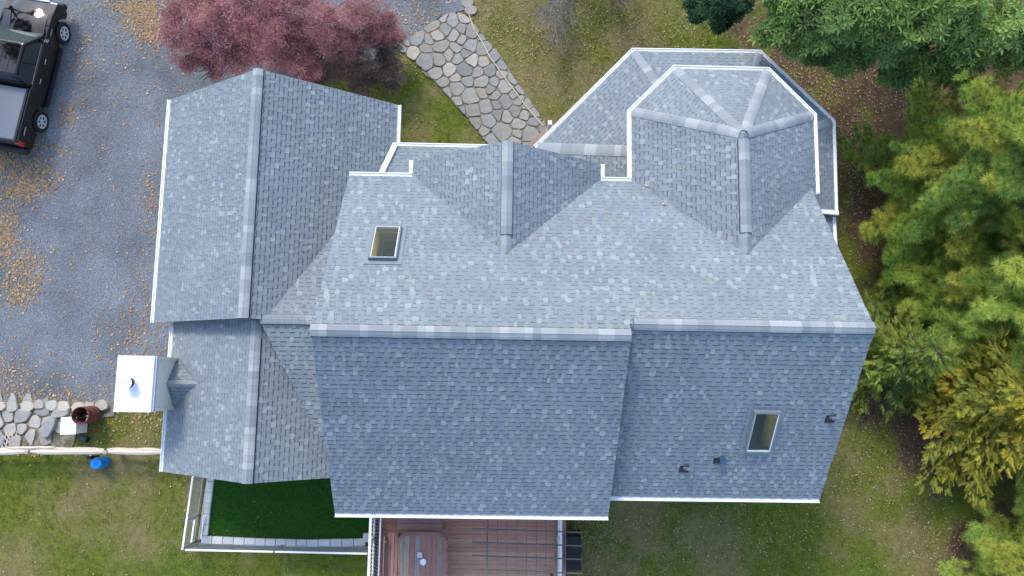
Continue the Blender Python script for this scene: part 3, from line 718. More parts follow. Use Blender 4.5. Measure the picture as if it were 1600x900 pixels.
# step wall where the middle roof stands above the right one
MB().add([(CxR-.12, CyS+.1, CzS-.35), (CxR-.12, CyR, CzR-.55), (CxR-.12, CyR, CzR-.06), (CxR-.12, CyS+.1, CzS-.02), (CxR-.2, CyS+.1, CzS-.35), (CxR-.2, CyR, CzR-.55), (CxR-.2, CyR, CzR-.06), (CxR-.2, CyS+.1, CzS-.02)],
         [(0, 1, 2, 3), (7, 6, 5, 4), (0, 4, 5, 1), (3, 2, 6, 7)]).build('step_wall', M_wall, house)
# porch floor and posts
MB().prism([(p.x*.975+.15, p.y*.975+.1) for p in PE[:5]][::-1]+[(PE[0].x+.2, 5.4), (BxE-.5, 5.4)][:1]+[(BxE-.4, 5.4)], .10, .42).build('porch_floor', M_redwood, house)
for k, (a, b) in enumerate(((0, 1), (1, 2), (2, 3), (3, 4))):
    for t in (.06, .55):
        p = PE[a].lerp(PE[b], t); MB().box((p.x*.965+.2, p.y*.965+.15, 1.48), (.13, .13, 2.2)).build('porch_post', M_trim, house, bevel=.01)
st = at(834, 213, .3); MB().box((st.x+.18, st.y-.15, .26), (1.5, .32, .06), rz=R(47)).build('porch_step', M_step, house)
nw = at(857, 190, 1.25); MB().box((nw.x+.05, nw.y-.05, .62), (.11, .11, 1.25)).build('newel_post', M_trim, house, bevel=.01)
MB().box((nw.x+.05, nw.y-.05, 1.28), (.15, .15, .05)).build('newel_cap', M_trim, house, bevel=.01)
MB().bar((nw.x+.05, nw.y-.05, 1.1), (nw.x+1.0, nw.y-.75, 1.1), .07, .09).build('porch_rail', M_trim, house)
# -- skylights
def skylight(pxs, p0, nrm, down, label):
    nrm = Vector(nrm).normalized(); P = [on_plane(x, y, p0, nrm) for x, y in pxs]
    c = sum(P, Vector())/4; V = Vector(down)-nrm*Vector(down).dot(nrm); V = -V.normalized(); U = V.cross(nrm).normalized()
    us = [(p-c).dot(U) for p in P]; vs_ = [(p-c).dot(V) for p in P]; W = (max(us)-min(us))*.93; H_ = (max(vs_)-min(vs_))
    M = Matrix((U, V, nrm)).transposed()
    L4 = Matrix.Translation(c) @ M.to_4x4()
    root = MB()
    def fr(w0, h0, t, z0, z1, mb):
        mb.box((0, h0/2-t/2, (z0+z1)/2), (w0, t, z1-z0)); mb.box((0, -h0/2+t/2, (z0+z1)/2), (w0, t, z1-z0))
        mb.box((w0/2-t/2, 0, (z0+z1)/2), (t, h0-2*t-.002, z1-z0)); mb.box((-w0/2+t/2, 0, (z0+z1)/2), (t, h0-2*t-.002, z1-z0)); return mb
    sk = fr(W, H_, .05, .0, .14, root).build('skylight', M_curb, house, bevel=.006); sk.matrix_local = L4; sk['label'] = label
    fr(W+.26, H_+.26, .14, .024, .032, MB()).build('flashing', M_skirt, sk)
    fr(W-.103, H_-.103, .014, .05, .125, MB()).build('sash', M_trim, sk)
    MB().box((0, 0, .10), (W-.13, H_-.13, .012)).build('pane', M_pane, sk)
    # boarded light shaft and the dim room below, hung vertically below the opening
    w2, h2 = W/2-.06, H_/2-.06; dn = M.transposed() @ Vector((0, 0, -1)); V8 = []
    for q in (.0, .75):
        V8 += [Vector((sx*w2, sy*h2, .025))+dn*q for sx, sy in ((-1, -1), (1, -1), (1, 1), (-1, 1))]
    MB().add(V8, [(0, 1, 5, 4), (1, 2, 6, 5), (2, 3, 7, 6), (3, 0, 4, 7)]).build('light_shaft', M_tan, sk)
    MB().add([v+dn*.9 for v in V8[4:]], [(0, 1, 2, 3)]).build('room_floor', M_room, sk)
    hole = Matrix.Translation(c) @ M.to_4x4()
    return sk, hole, W, H_
sk1 = skylight(((588, 356), (628, 357), (621, 409), (573, 408)), N_(0, CyN), (0, pN, 1), (0, 1, -pN), 'skylight on the sunlit slope near the garage wing')
sk2 = skylight(((1175, 639), (1220, 640), (1204, 703), (1161, 702)), (0, EyR, EzR), (0, -pES, 1), (0, -1, -pES), 'skylight on the right slope beside the vents')
# cut the openings through deck and shingles
for (sk, hole, W, H_), deck in ((sk1, slopeN), (sk2, slopeES)):
    inv = hole.inverted()
    for o in [deck]+[c for c in deck.children if c.name.startswith('shingles')]:
        me = o.data
        if o is deck:
            # rebuild the deck as a ring of bands round the opening
            n = Vector(hole.col[2][:3]); vsx = [inv @ v.co for v in me.vertices]
            x0, x1 = min(v.x for v in vsx), max(v.x for v in vsx); y0, y1 = min(v.y for v in vsx), max(v.y for v in vsx)
            w2, h2 = W/2-.05, H_/2-.05; mb = MB()
            polys = []
            for f in me.polygons:
                if f.normal.dot(n) > .9: polys.append([((inv @ me.vertices[i].co).x, (inv @ me.vertices[i].co).y) for i in f.vertices])
            for P in polys:
                if area2(P) < 0: P = P[::-1]
                for bx in (rc(x0-1, y0-1, -w2, y1+1), rc(w2, y0-1, x1+1, y1+1), rc(-w2, y0-1, w2, -h2), rc(-w2, h2, w2, y1+1)):
                    s = clip_poly(P, bx)
                    if len(s) < 3 or abs(area2(s)) < 1e-4: continue
                    k = len(s); mb.add([hole @ Vector((x, y, -.09)) for x, y in s]+[hole @ Vector((x, y, 0)) for x, y in s], [list(range(k))[::-1], list(range(k, 2*k))]+[(i, (i+1) % k, k+(i+1) % k, k+i) for i in range(k)])
            nm = D.meshes.new('roof_slope'); nm.from_pydata(mb.v, [], mb.f); nm.materials.append(M_deck_under); nm.update(); o.data = nm
        else:
            import bmesh
            bm = bmesh.new(); bm.from_mesh(me); kill = []
            for v in bm.verts:
                q = inv @ v.co
                if abs(q.x) < W/2-.02 and abs(q.y) < H_/2-.02: kill.append(v)
            bmesh.ops.delete(bm, geom=kill, context='VERTS'); bm.to_mesh(me); bm.free()
# -- vents
def slope_frame(px, py, p0, nrm): return on_plane(px, py, p0, Vector(nrm).normalized())
nES = (0, -pES, 1)
for px, py in ((1297, 653), (1069, 731)):
    p = slope_frame(px, py, (0, EyR, EzR), nES)
    v = MB().tube([p+Vector((0, 0, -.05)), p+Vector((0, 0, .20)), p+Vector((.05, 0, .27)), p+Vector((.12, 0, .28))], [.05, .05, .052, .052], 12).build('vent_pipe', M_greymetal, house, smooth=False)
    s_ = Vector((0, 1, pES)).normalized(); n_ = Vector(nES).normalized(); M = Matrix((Vector((1, 0, 0)), s_, n_)).transposed()
    MB().box(p+n_*.026-s_*.02, (.27, .25, .010), M=M).build('pipe_flashing', M_vent, house)
p = slope_frame(1127, 719, (0, EyR, EzR), nES)
vb = MB().box(p+Vector((0, 0, .13)), (.17, .20, .14)).build('exhaust_vent', M_bluevent, house, bevel=.02)
MB().box(p+n_*.028+Vector((-.08, 0, 0)), (.3, .2, .010), M=M).build('vent_flashing', M_vent, house)

# ================================================================== DECK AND DOG RUN
DZ = .62
dl, dr = at(583, 870, DZ), at(884, 870, DZ)
deck = empty('wooden_deck', (0, -4.5, 0), 0, 'weathered red wooden deck below the blue grey roof slope', 'deck')
def child(mb, name, m, parent, **k):
    """parts are written in world coordinates; shift them under the parent's origin"""
    L = parent.location
    mb.v = [(p[0]-L.x, p[1]-L.y, p[2]-L.z) for p in mb.v]
    return mb.build(name, m, parent, **k)
r = random.Random(31)
y = CyS+.45
while y > -9.0:
    k = .5+.5*mnoise.noise((y*.9, 3.3, 0)); t = min(1, max(0, k+r.uniform(-.25, .25)))
    c = tuple(a*(1-t)+b*t for a, b in zip((.38, .15, .115), (.47, .30, .20)))
    child(MB().box(((dl.x+dr.x)/2, y, DZ-.018), (dr.x-dl.x, .136, .036), col=c), 'deck_board', M_col_wood, deck); y -= .142
for x in (dl.x+.06, (dl.x+dr.x)/2, dr.x-.06): child(MB().box((x, -6.2, DZ-.17), (.09, 5.2, .24)), 'joist', M_redwood, deck)
for x in (dl.x+.12, dr.x-.12):
    for yy in (-4.6, -6.4, -8.4): child(MB().box((x, yy, .22), (.12, .12, .54)), 'deck_post', M_redwood, deck)
# railings: white top rail on posts with balusters
def railing(name, px, label, z=1.55, x_in=0.0, col=M_trim, y0=CyS+.3, y1=-8.8, balm=M_trim):
    X = at(px, 870, z).x; t = empty(name, (X, y0, DZ), 0, label, 'railing', 'railings of the deck')
    child(MB().box((X, (y0+y1)/2, z), (.085, abs(y1-y0), .05)), 'top_rail', col, t, bevel=.01)
    child(MB().box((X, (y0+y1)/2, DZ+.14), (.05, abs(y1-y0), .06)), 'bottom_rail', col, t)
    yy = y0-.1
    while yy > y1: child(MB().box((X, yy, (z+DZ)/2), (.10, .10, z-DZ-.03)), 'post', col, t); yy -= 1.75
    bl = MB(); yy = y0-.2
    while yy > y1:
        child(MB().box((X, yy, (z+DZ)/2+.04), (.022, .022, z-DZ-.2)), 'baluster', balm, t); yy -= .13
    return t
railing('deck_railing', 577, 'white deck railing beside the green turf run')
railing('deck_railing', 876, 'white deck railing under the pergola slats')
M_darkrail = mat('dark_bronze_rail', (.09, .095, .11), .5, .1, 9, metal=.3)
sr = empty('stair_railing', (at(592, 870, 1.45).x, -5.0, DZ), 0, 'dark slatted stair railing between white railing and long bench', 'railing')
X = at(593, 870, 1.45).x
child(MB().bar((X, -4.75, 1.5), (X, -8.6, 1.5), .045, .05), 'top_rail', M_flash, sr)
yy = -4.8
while yy > -8.6:
    child(MB().bar((X, yy, 1.48), (X-.30, yy-.10, DZ+.02), .03, .06), 'slat', M_darkrail, sr); yy -= .11
# pergola
pg_z = 2.45
pg = empty('pergola', (*at(884, 850, 0).xy, 0), 0, 'thin weathered pergola of crossed slats over the right side of the deck', 'pergola')
M_slat = mat('grey_pergola_wood', (.15, .125, .115), .9, .3, 12, stretch=(2, 2, 2))
for yp in (826, 847, 868, 890, 914):
    a, b = at(738, yp, pg_z), at(910, yp+6, pg_z); child(MB().bar(a, b, .034, .05), 'rafter', M_slat, pg)
for xp in (761, 777, 792, 808, 823, 838, 853, 868, 884):
    a = at(xp, 810, pg_z+.07); b = at(xp-1, 960, pg_z+.07); a.y = CyS+.15
    child(MB().bar(a, b, .022 if xp > 761 else .045, .03), 'slat', M_slat, pg)
for xp, yp in ((868, 905), (761, 940)):
    p = at(xp, yp, pg_z); child(MB().box((p.x, p.y-.3, pg_z/2-.05), (.09, .09, pg_z-.1)), 'post', M_slat, pg)
for xp in (868, 762):
    p = at(xp, 820, pg_z-.09); child(MB().box((p.x, -6.6, pg_z-.085), (.05, 5.0, .07)), 'beam', M_slat, pg)
# bins
for i, (px, py, lab) in enumerate(((896, 851, 'black lidded bin beside the deck, nearer to the house'), (895, 877, 'black lidded bin beside the deck, farther from the house'))):
    p = at(px, py, .9); t = empty('storage_bin', (p.x, p.y, 0), R(2), lab, 'bin', 'black bins beside the deck')
    MB().prism([(-.21, -.24), (.21, -.24), (.21, .24), (-.21, .24)], .0, .86, top=[(-.27, -.30), (.27, -.30), (.27, .30), (-.27, .30)]).build('body', M_dark, t, bevel=.04)
    MB().prism([(-.29, -.32), (.29, -.32), (.29, .32), (-.29, .32)], .86, .95, top=[(-.25, -.28), (.25, -.28), (.25, .28), (-.25, .28)]).build('lid', M_dark, t, bevel=.03)
    MB().bar((-.22, .37, .92), (.22, .37, .92), .03, .03).build('handle', M_dark, t)
    for sx in (-1, 1): MB().tube([(sx*.25, .22, .11), (sx*.30, .22, .11)], .11, 12).build('wheel', M_tyre, t)
# picnic table with cut corners
tz = DZ+.74
tp = [at(x, y, tz) for x, y in ((623, 842), (633, 833), (689, 833), (698, 843), (698, 935), (623, 935))]
tb = empty('patio_table', (at(660, 890, DZ).x, at(660, 890, DZ).y, DZ), 0, 'weathered red plank table with cut corners on the deck', 'table')
Q = [(p.x, p.y) for p in tp]; Q = Q if area2(Q) > 0 else Q[::-1]
x0, x1 = min(p[0] for p in Q), max(p[0] for p in Q); n = 9; wdt = (x1-x0)/n
TC = [(.23, .19, .16), (.27, .21, .17), (.28, .13, .105), (.24, .21, .185), (.31, .14, .11), (.27, .15, .12), (.30, .135, .11), (.26, .17, .14), (.30, .15, .125)]
for i in range(n):
    s = clip_poly(rc(x0+i*wdt+.004, -12, x0+(i+1)*wdt-.004, 0), Q)
    child(MB().prism(s, tz-.035, tz+r.uniform(0, .004), col=TC[i]), 'table_board', M_col_wood_y, tb)
for i in range(len(Q)):
    a, b = Vector((*Q[i], tz-.045)), Vector((*Q[(i+1) % len(Q)], tz-.045)); child(MB().bar(a, b, .07, .10), 'apron', M_redwood, tb)
ca, cb = Vector((*Q[0], 0)), None
for a, b in ((Vector((tp[1].x, tp[1].y-.04, tz+.012)), Vector((tp[2].x, tp[2].y-.04, tz+.012))), (Vector((tp[0].x+.03, tp[0].y-.02, tz+.012)), Vector((tp[1].x+.0, tp[1].y-.04, tz+.012))), (Vector((tp[2].x, tp[2].y-.04, tz+.012)), Vector((tp[3].x-.03, tp[3].y-.02, tz+.012)))):
    child(MB().bar(a, b, .08, .018, col=(.27, .12, .10)), 'edge_board', M_col_wood, tb)
for sx in (x0+.3, x1-.3):
    for yy in (tp[0].y-.25, tp[0].y-1.6): child(MB().box((sx, yy, (tz+DZ)/2-.02), (.09, .09, tz-DZ-.05)), 'leg', M_redwood, tb)
p = at(661, 878, tz+.03); cup = empty('round_tin', (p.x, p.y, tz+.005), 0, 'small white round tin with pale rim on the deck table', 'tin')
MB().lathe([(.005, .012), (.082, .012), (.085, .05), (.105, .05), (.10, .0), (.005, .0)], n=24).build('rim', M_trim, cup); MB().lathe([(.0, .035), (.078, .035)], n=24).build('lid', M_whitemetal, cup)
p = at(656, 867, tz+.02); sq = MB().box((0, 0, .03), (.17, .17, .05), rz=.05).build('coaster_box', M_flash, bevel=.012); sq.location = (p.x, p.y, tz+.006); tag(sq, 'small pale blue square box beside the round tin', 'box')
# benches
def bench(name, c, L, W, rz, label, nb):
    t = empty(name, c, rz, label, 'bench', 'wooden benches on the deck')
    for i in range(nb):
        yy = (i-(nb-1)/2)*W/nb; MB().box((0, yy, .43), (L, W/nb-.012, .04), col=random.Random(i*7+nb).choice([(.32, .18, .15), (.29, .165, .145), (.34, .20, .165)])).build('seat_board', M_col_wood, t, bevel=.008)
    for sx in (-1, 1):
        for sy in (-1, 1): MB().box((sx*(L/2-.15), sy*(W/2-.06), .205), (.07, .07, .41)).build('leg', M_redwood, t)
    for zz in (.60, .76): MB().box((0, W/2+.06, zz), (L*.96, .035, .10)).build('back_rail', M_redwood, t)
    for sx in (-1, 1): MB().box((sx*(L/2-.22), W/2+.02, .6), (.06, .045, .42)).build('back_post', M_redwood, t)
    return t
a, b = at(621, 818, DZ+.45), at(690, 819, DZ+.45)
bench('deck_bench', ((a.x+b.x)/2, a.y, DZ), (b-a).length, .42, R(.5), 'short plank bench between the table and the roof edge', 2)
a, b = at(613, 832, DZ+.45), at(612, 935, DZ+.45)
bench('deck_bench', ((a.x+b.x)/2, (a.y+b.y)/2, DZ), (b-a).length, .36, R(90), 'long plank bench along the left side of the table', 3)
# artificial turf run
P_turf = gpoly((338, 740), (326, 838), (430, 843), (576, 848), (574, 790), (540, 700), (340, 700))
sheet('turf', P_turf, .022, M_turf)
pav = empty('paver_border', (*at(322, 842).xy, 0), 0, 'pale concrete paver edging around the dark green turf', 'paving')
def pavers(pts, n, wpx):
    """row of pavers between pixel points along the ground"""
    for i in range(n):
        a = i/n*(len(pts)-1); b = (i+1)/n*(len(pts)-1)
        def P(t):
            k = min(int(t), len(pts)-2); q = t-k
            return at(pts[k][0]*(1-q)+pts[k+1][0]*q, pts[k][1]*(1-q)+pts[k+1][1]*q)
        A, B = P(a+.004), P(b-.004); d = (B-A).normalized(); k = r.uniform(.9, 1.08)
        child(MB().bar((A.x, A.y, .05), (B.x, B.y, .05+r.uniform(-.004, .004)), wpx, .13, col=(.50*k, .50*k, .49*k)), 'paver', M_paver, pav, bevel=.012)
pavers([(332, 735), (326, 785), (321, 836)], 6, .22)
pavers([(316, 842), (400, 846), (480, 848), (572, 846)], 15, .24)
child(MB().bar((*at(574, 832).xy, .06), (*at(574, 846).xy, .06), .26, .16, col=(.5, .5, .48)), 'paver', M_paver, pav, bevel=.012)
child(MB().bar((*at(326, 745).xy, .05), (*at(312, 842).xy, .05), .05, .12, col=(.40, .35, .29)), 'edging_board', M_paver, pav)
# low wire fence with white rails round the turf
fn = empty('wire_fence', (*at(300, 845).xy, 0), 0, 'low see-through wire fence with thin white top rails around the turf', 'fence')
FZ = 1.0
fa, fb, fc = at(302, 740, FZ), at(285, 859, FZ), at(574, 865, FZ)
mid = fb.lerp(fc, .49)
def fence_run(a, b, posts):
    child(MB().bar(a, b, .055, .045), 'top_rail', M_trim, fn); L0 = Vector((0, 0, FZ-.1))
    child(MB().bar(a-L0, b-L0, .03, .03), 'bottom_rail', M_wire, fn)
    mb = MB(); d = b-a; n = int(d.length/.07)
    for i in range(1, n): p = a+d*(i/n); mb.bar(p-Vector((0, 0, .05)), p-L0, .006, .006)
    for z_ in np.arange(.15, .95, .09): mb.bar(a-Vector((0, 0, FZ-z_)), b-Vector((0, 0, FZ-z_)), .006, .006)
    tag(child(mb, 'wire_mesh', M_wire, fn), kind='stuff')
    for t in posts: p = a+d*t; child(MB().box((p.x, p.y, FZ/2), (.05, .05, FZ)), 'post', M_wire, fn)
fence_run(fa, fb, (0, .62, .98)); fence_run(fb+Vector((.1, 0, 0)), mid, (0, 1)); fence_run(mid+Vector((.06, 0, 0)), fc, (0, .98))
ga, gb = at(304, 812, FZ-.15), at(299, 847, FZ-.15)
child(MB().bar(ga, gb, .05, .04), 'gate_rail', M_trim, fn); child(MB().bar(at(318, 806, .25), at(314, 842, .1), .045, .04), 'gate_rail', M_trim, fn)
child(MB().bar(fa.lerp(fb, .62)-Vector((0, 0, .03)), ga, .035, .035), 'gate_rail', M_wire, fn)

# ================================================================== LEFT YARD
# stone wall along the driveway
sw_ = empty('stone_wall', (*at(60, 650).xy, 0), 0, 'low dry stone edging of grey slabs along the gravel drive', 'stone wall')
def wstone(P, z0, z1, col, rr, it=2):
    L = sw_.location; o = stone('stone', [(p[0]-L.x, p[1]-L.y) for p in P], z0, z1, col, sw_, rr, it); return o
r = random.Random(77)
P_rock = gpoly((-30, 625), (70, 632), (100, 640), (96, 665), (70, 690), (-30, 692))
sheet('rock_bed', gpoly((-40, 622), (180, 628), (180, 648), (130, 660), (110, 700), (-40, 705)), .026, M_joint, jag=.06, step=.3)
for P, c in voronoi_stones(P_rock, .46, 4, .05):
    Q = []
    for p in P:
        v = Vector((p[0]-c[0], p[1]-c[1])); v = v.normalized()*.38 if v.length > .38 else v; Q.append((c[0]+v.x, c[1]+v.y))
    wstone(Q, .02, .09+r.uniform(-.03, .05), r.choice([(.27, .26, .23), (.30, .285, .25), (.24, .235, .215), (.33, .305, .26)]), r)
for px in range(4, 184, 20):
    p = at(px+r.uniform(-2, 2), 634+r.uniform(-2, 2)); a = r.uniform(.20, .26)
    wstone([(p.x+a*math.cos(t)*r.uniform(.85, 1.1), p.y+a*.85*math.sin(t)*r.uniform(.85, 1.1)) for t in np.arange(0, 6.2, .8)], .02, .15+r.uniform(-.04, .06), r.choice([(.38, .35, .29), (.42, .37, .29), (.33, .31, .27)]), r)
wstone(gpoly((66, 672), (84, 650), (95, 657), (77, 688)), .1, .24, (.27, .27, .26), r, 1)
# split rail fence
fe = empty('split_rail_fence', (*at(105, 712).xy, 0), 0, 'bleached split rail fence between the stones and the lawn', 'fence')
def rail(pa, pb, z, w0=.06):
    a, b = at(*pa, z), at(*pb, z); n = 7; pts = [a.lerp(b, i/(n-1))+Vector((0, r.uniform(-.012, .012), r.uniform(-.01, .01))) for i in range(n)]
    child(MB().tube(pts, [w0*.55]+[w0*r.uniform(.9, 1.15) for _ in range(n-2)]+[w0*.55], 7), 'rail', M_rail, fe)
for z, dy in ((.95, 0), (.55, -3)):
    rail((-60, 708+dy), (44, 706+dy), z, .085); rail((48, 706+dy), (163, 706+dy), z, .085); rail((168, 706+dy), (256, 707+dy), z, .085); rail((256, 707+dy), (330, 708+dy), z, .075)
rail((12, 700), (86, 699), .75, .055)
for px in (-40, 42, 165, 258): p = at(px, 706, 1.0); child(MB().box((p.x, p.y-.02, .52), (.13, .12, 1.06), rz=r.uniform(-.1, .1)), 'post', M_post, fe, bevel=.02)
# rusty barrel
p = at(147, 645, 0.0); bt = at(126.5, 649, .92); ax = Vector((bt.x-p.x, bt.y-p.y, .92)); ax = Vector((ax.x*.25, ax.y*.25, .92))
base = Vector((bt.x, bt.y, 0))-Vector((ax.x, ax.y, 0)); base.z = .05
bar = empty('burn_barrel', base, 0, 'rusty open steel barrel holding sticks beside the white box', 'barrel')
M = Vector((0, 0, 1)).rotation_difference(ax.normalized()).to_matrix()
MB().lathe([(.27, 0), (.285, .02), (.28, .28), (.295, .30), (.28, .32), (.28, .58), (.295, .60), (.28, .62), (.28, .90), (.295, .905), (.295, .925), (.275, .925), (.268, .88), (.262, .1), (.0, .1)], n=28, M=M).build('shell', M_rust, bar)
MB().lathe([(.282, .02), (.284, .27)], n=28, M=M).build('lower_band', mat('dark_soot_steel', (.06, .055, .055), .8, .3, 8), bar)
for a, b in (((-.2, .12, .25), (.2, .1, .80)), ((-.22, -.04, .3), (.22, -.03, .78)), ((.0, .2, .2), (.1, -.22, .7))):
    MB().bar(M @ Vector(a), M @ Vector(b), .05, .025).build('stick', M_post, bar)
# white metal box
c4 = [at(x, y, .72) for x, y in ((98, 654), (114, 654), (119, 677), (96, 676))]
cw = sum(c4, Vector())/4
wb = empty('white_box', (cw.x+.02, cw.y, 0), R(2), 'white metal cabinet standing beside the rusty barrel', 'cabinet')
MB().box((0, 0, .38), (.50, .56, .70)).build('body', M_whitemetal, wb, bevel=.02); MB().box((0, 0, .745), (.53, .59, .03)).build('lid', M_whitemetal, wb, bevel=.012)
MB().box((.258, -.05, .6), (.02, .16, .03)).build('handle', M_flash, wb)
p = at(131, 685, .15); ln = empty('lantern', (p.x, p.y, 0), R(-25), 'small dark metal lantern lying in the grass near the white cabinet', 'lantern')
MB().tube([(-.13, 0, .12), (.10, 0, .10)], [.085, .085], 14).build('housing', M_darkrail, ln); MB().tube([(.10, 0, .10), (.14, 0, .10)], [.11, .11], 14).build('base', M_dark, ln)
MB().tube([(-.13, 0, .12), (-.17, 0, .12)], [.10, .05], 14).build('cap', M_darkrail, ln)
# blue drum with black ring
p = at(143, 726, .72); bl = empty('blue_drum', (p.x+.10, p.y+.03, 0), 0, 'bright blue plastic drum on the lawn by the rail fence', 'drum')
MB().lathe([(.0, 0), (.17, 0), (.185, .04), (.185, .26), (.195, .28), (.185, .30), (.185, .58), (.175, .62), (.0, .63)], n=26).build('body', M_blue, bl)
MB().lathe([(.0, .665), (.14, .66), (.185, .645), (.19, .62), (.175, .61)], n=26).build('lid', M_blue, bl)
MB().lathe([(.03, .67), (.055, .672), (.055, .685), (.03, .685)], n=14).build('bung', M_blue, bl)
p = at(141, 717, .5); hr = empty('hose_reel', (p.x, p.y+.05, 0), 0, 'small black coiled hose reel between fence and blue drum', 'hose reel')
for i in range(3):
    MB().tube([(.10*math.cos(t), .04*i-.04, .48+.10*math.sin(t)) for t in np.linspace(0, 2*math.pi, 17)], .022, 6, caps=False).build('coil', M_dark, hr)
MB().tube([(0, -.08, .48), (0, .09, .48)], .05, 10).build('hub', M_flash, hr); MB().box((0, .0, .2), (.04, .05, .42)).build('stand', M_dark, hr)
MB().tube([(-.1, 0, .5), (-.22, .05, .44), (-.35, .12, .42)], .016, 6).build('hose_end', M_dark, hr)
# tan cord along the path
pts = [at(x, y) for x, y in ((733, 25), (741, 48), (753, 66), (765, 90), (790, 125), (803, 142), (820, 165), (848, 198))]
cv = MB().tube([Vector((q.x, q.y, .085)) for q in pts], .022, 6).build('edging_cord', M_hose); tag(cv, 'thin tan cord along the right edge of the flagstone path', 'cord')
# lattice scrap
p = at(4, 690, .2); la = empty('lattice_panel', (p.x, p.y, .08), R(15), 'scrap of pale wooden lattice lying by the stones', 'lattice')
for i in range(5):
    MB().bar((-.3+i*.13, -.25, 0), (-.05+i*.13, .25, 0), .03, .012).build('slat', M_rail, la); MB().bar((-.3+i*.13, .25, .014), (-.05+i*.13, -.25, .014), .03, .012).build('slat', M_rail, la)
# cellar hatch at the right wall
p = at(1075, 779, .1); MBh = MB().box((0, 0, .10), (1.75, 1.0, .2)).build('cellar_pad', M_greymetal, bevel=.02); MBh.location = (p.x, p.y+.38, 0); tag(MBh, 'low grey slab peeking out below the right roof edge', 'slab')

# ================================================================== PICKUP
def pickup():
    rw = at(62, 190, .40); fw = at(97, 52, .40); d = (fw-rw); wb_ = d.length; d.normalize(); left = Vector((-d.y, d.x, 0))
    o = rw+left*.86; rz = math.atan2(d.y, d.x)
    t = empty('pickup_truck', (o.x, o.y, .018), rz, 'glossy black pickup truck with grey bed cover on the gravel', 'pickup truck')
    W = .95; fx = wb_
    def arc(cx, r_, n=10): return [(cx+r_*math.cos(a), .40+r_*math.sin(a)) for a in np.linspace(math.pi-.12, .12, n)]
    side = [(-1.12, .52)]+arc(0, .50)+[(.6, .40), (fx-.6, .40)]+arc(fx, .50)+[(fx+.72, .46), (fx+.86, .62), (fx+.86, .90), (fx+.78, 1.06), (fx+.30, 1.15), (fx-.55, 1.20), (.95, 1.22), (.90, 1.27), (-1.10, 1.27), (-1.14, 1.1)]
    n = len(side); V = []
    for yy, ins_ in ((-W, .0), (W, .0)): V += [(x, yy, z) for x, z in side]
    mb = MB(); 
    # slight tumblehome: upper edge narrower
    V = [(x, y*(1-.045*max(0, z-.75)/.5), z) for x, y, z in V]
    mb.add(V, [list(range(n)), list(range(n, 2*n))[::-1]]+[(i, n+i, n+(i+1) % n, (i+1) % n) for i in range(n)])
    body = mb.build('body', M_paint, t, bevel=.045, seg=3)
    # bonnet
    hx0, hx1 = fx-.52, fx+.74; V = []; nx_, ny_ = 7, 9
    for i in range(nx_):
        for j in range(ny_):
            u = i/(nx_-1); v = j/(ny_-1)*2-1; x = hx0+(hx1-hx0)*u-.10*v*v*u; yy = v*(.80-.07*u)
            V.append((x, yy, 1.205+.055*(1-u**2.2)*1.0-.11*u**3-.05*v**4+.018*(abs(v) < .62)))
    F = [(i*ny_+j, i*ny_+j+1, (i+1)*ny_+j+1, (i+1)*ny_+j)[::-1] for i in range(nx_-1) for j in range(ny_-1)]
    MB().add(V, F).build('bonnet', M_paint, t, smooth=True)
    # cab
    B = {'z': 1.19, 'x0': .97, 'x1': fx-.42, 'y': .87}; T = {'z': 1.83, 'x0': 1.12, 'x1': fx-1.12, 'y': .66}
    b4 = [Vector((B['x0'], -B['y'], B['z'])), Vector((B['x1'], -B['y']+.03, B['z'])), Vector((B['x1'], B['y']-.03, B['z'])), Vector((B['x0'], B['y'], B['z']))]
    t4 = [Vector((T['x0'], -T['y'], T['z'])), Vector((T['x1'], -T['y']+.02, T['z']-.03)), Vector((T['x1'], T['y']-.02, T['z']-.03)), Vector((T['x0'], T['y'], T['z']))]
    cabm = MB().add(b4+t4, [(3, 2, 1, 0), (4, 5, 6, 7), (0, 1, 5, 4), (1, 2, 6, 5), (2, 3, 7, 6), (3, 0, 4, 7)])
    cab = cabm.build('cab', M_paint, t, bevel=.07, seg=4)
    for yy in (-.3, 0, .3): MB().bar((T['x0']+.1, yy, T['z']+.003), (T['x1']-.12, yy, T['z']-.022), .025, .012).build('roof_rib', M_paint, cab)
    def panel(name, q, u0, u1, v0, v1, m, off=.006):
        a, b, c, e = q; nn = (b-a).cross(e-a).normalized()
        f = lambda u, v: (a.lerp(b, u)).lerp(e.lerp(c, u), v)+nn*off
        P = [f(u0, v0), f(u1, v0), f(u1, v1), f(u0, v1)]
        return MB().add(P+[p-nn*.02 for p in P], [(0, 1, 2, 3), (7, 6, 5, 4), (0, 4, 5, 1), (1, 5, 6, 2), (2, 6, 7, 3), (3, 7, 4, 0)]).build(name, m, cab)
    ws = (b4[1], b4[2], t4[2], t4[1]); panel('windscreen', ws, .04, .96, .04, .93, M_glassw, .008)
    panel('rear_window', (b4[3], b4[0], t4[0], t4[3]), .12, .88, .2, .88, M_glass, .008)
    for q in ((b4[0], b4[1], t4[1], t4[0]), (b4[2], b4[3], t4[3], t4[2])):
        right = q[0].y < 0
        # outline kept clear of the pillars
        a = (.05, .40) if right else (.60, .95); b = (.43, .86) if right else (.14, .57)
        panel('side_window', q, a[0], a[1], .12, .88, M_glass, .008); panel('side_window', q, b[0], b[1], .10, .86, M_glass, .008)
        panel('window_trim', q, .05, .90, .045, .085, M_chrome, .012)
    # bed cover and tailgate
    MB().prism([(-1.02, -.76), (.86, -.76), (.86, .76), (-1.02, .76)], 1.255, 1.305).build('bed_cover', M_cover, t, bevel=.02)
    for yy in (-.80, .80): MB().bar((-1.08, yy, 1.285), (.88, yy, 1.285), .07, .035).build('bed_rail', M_dark, t)
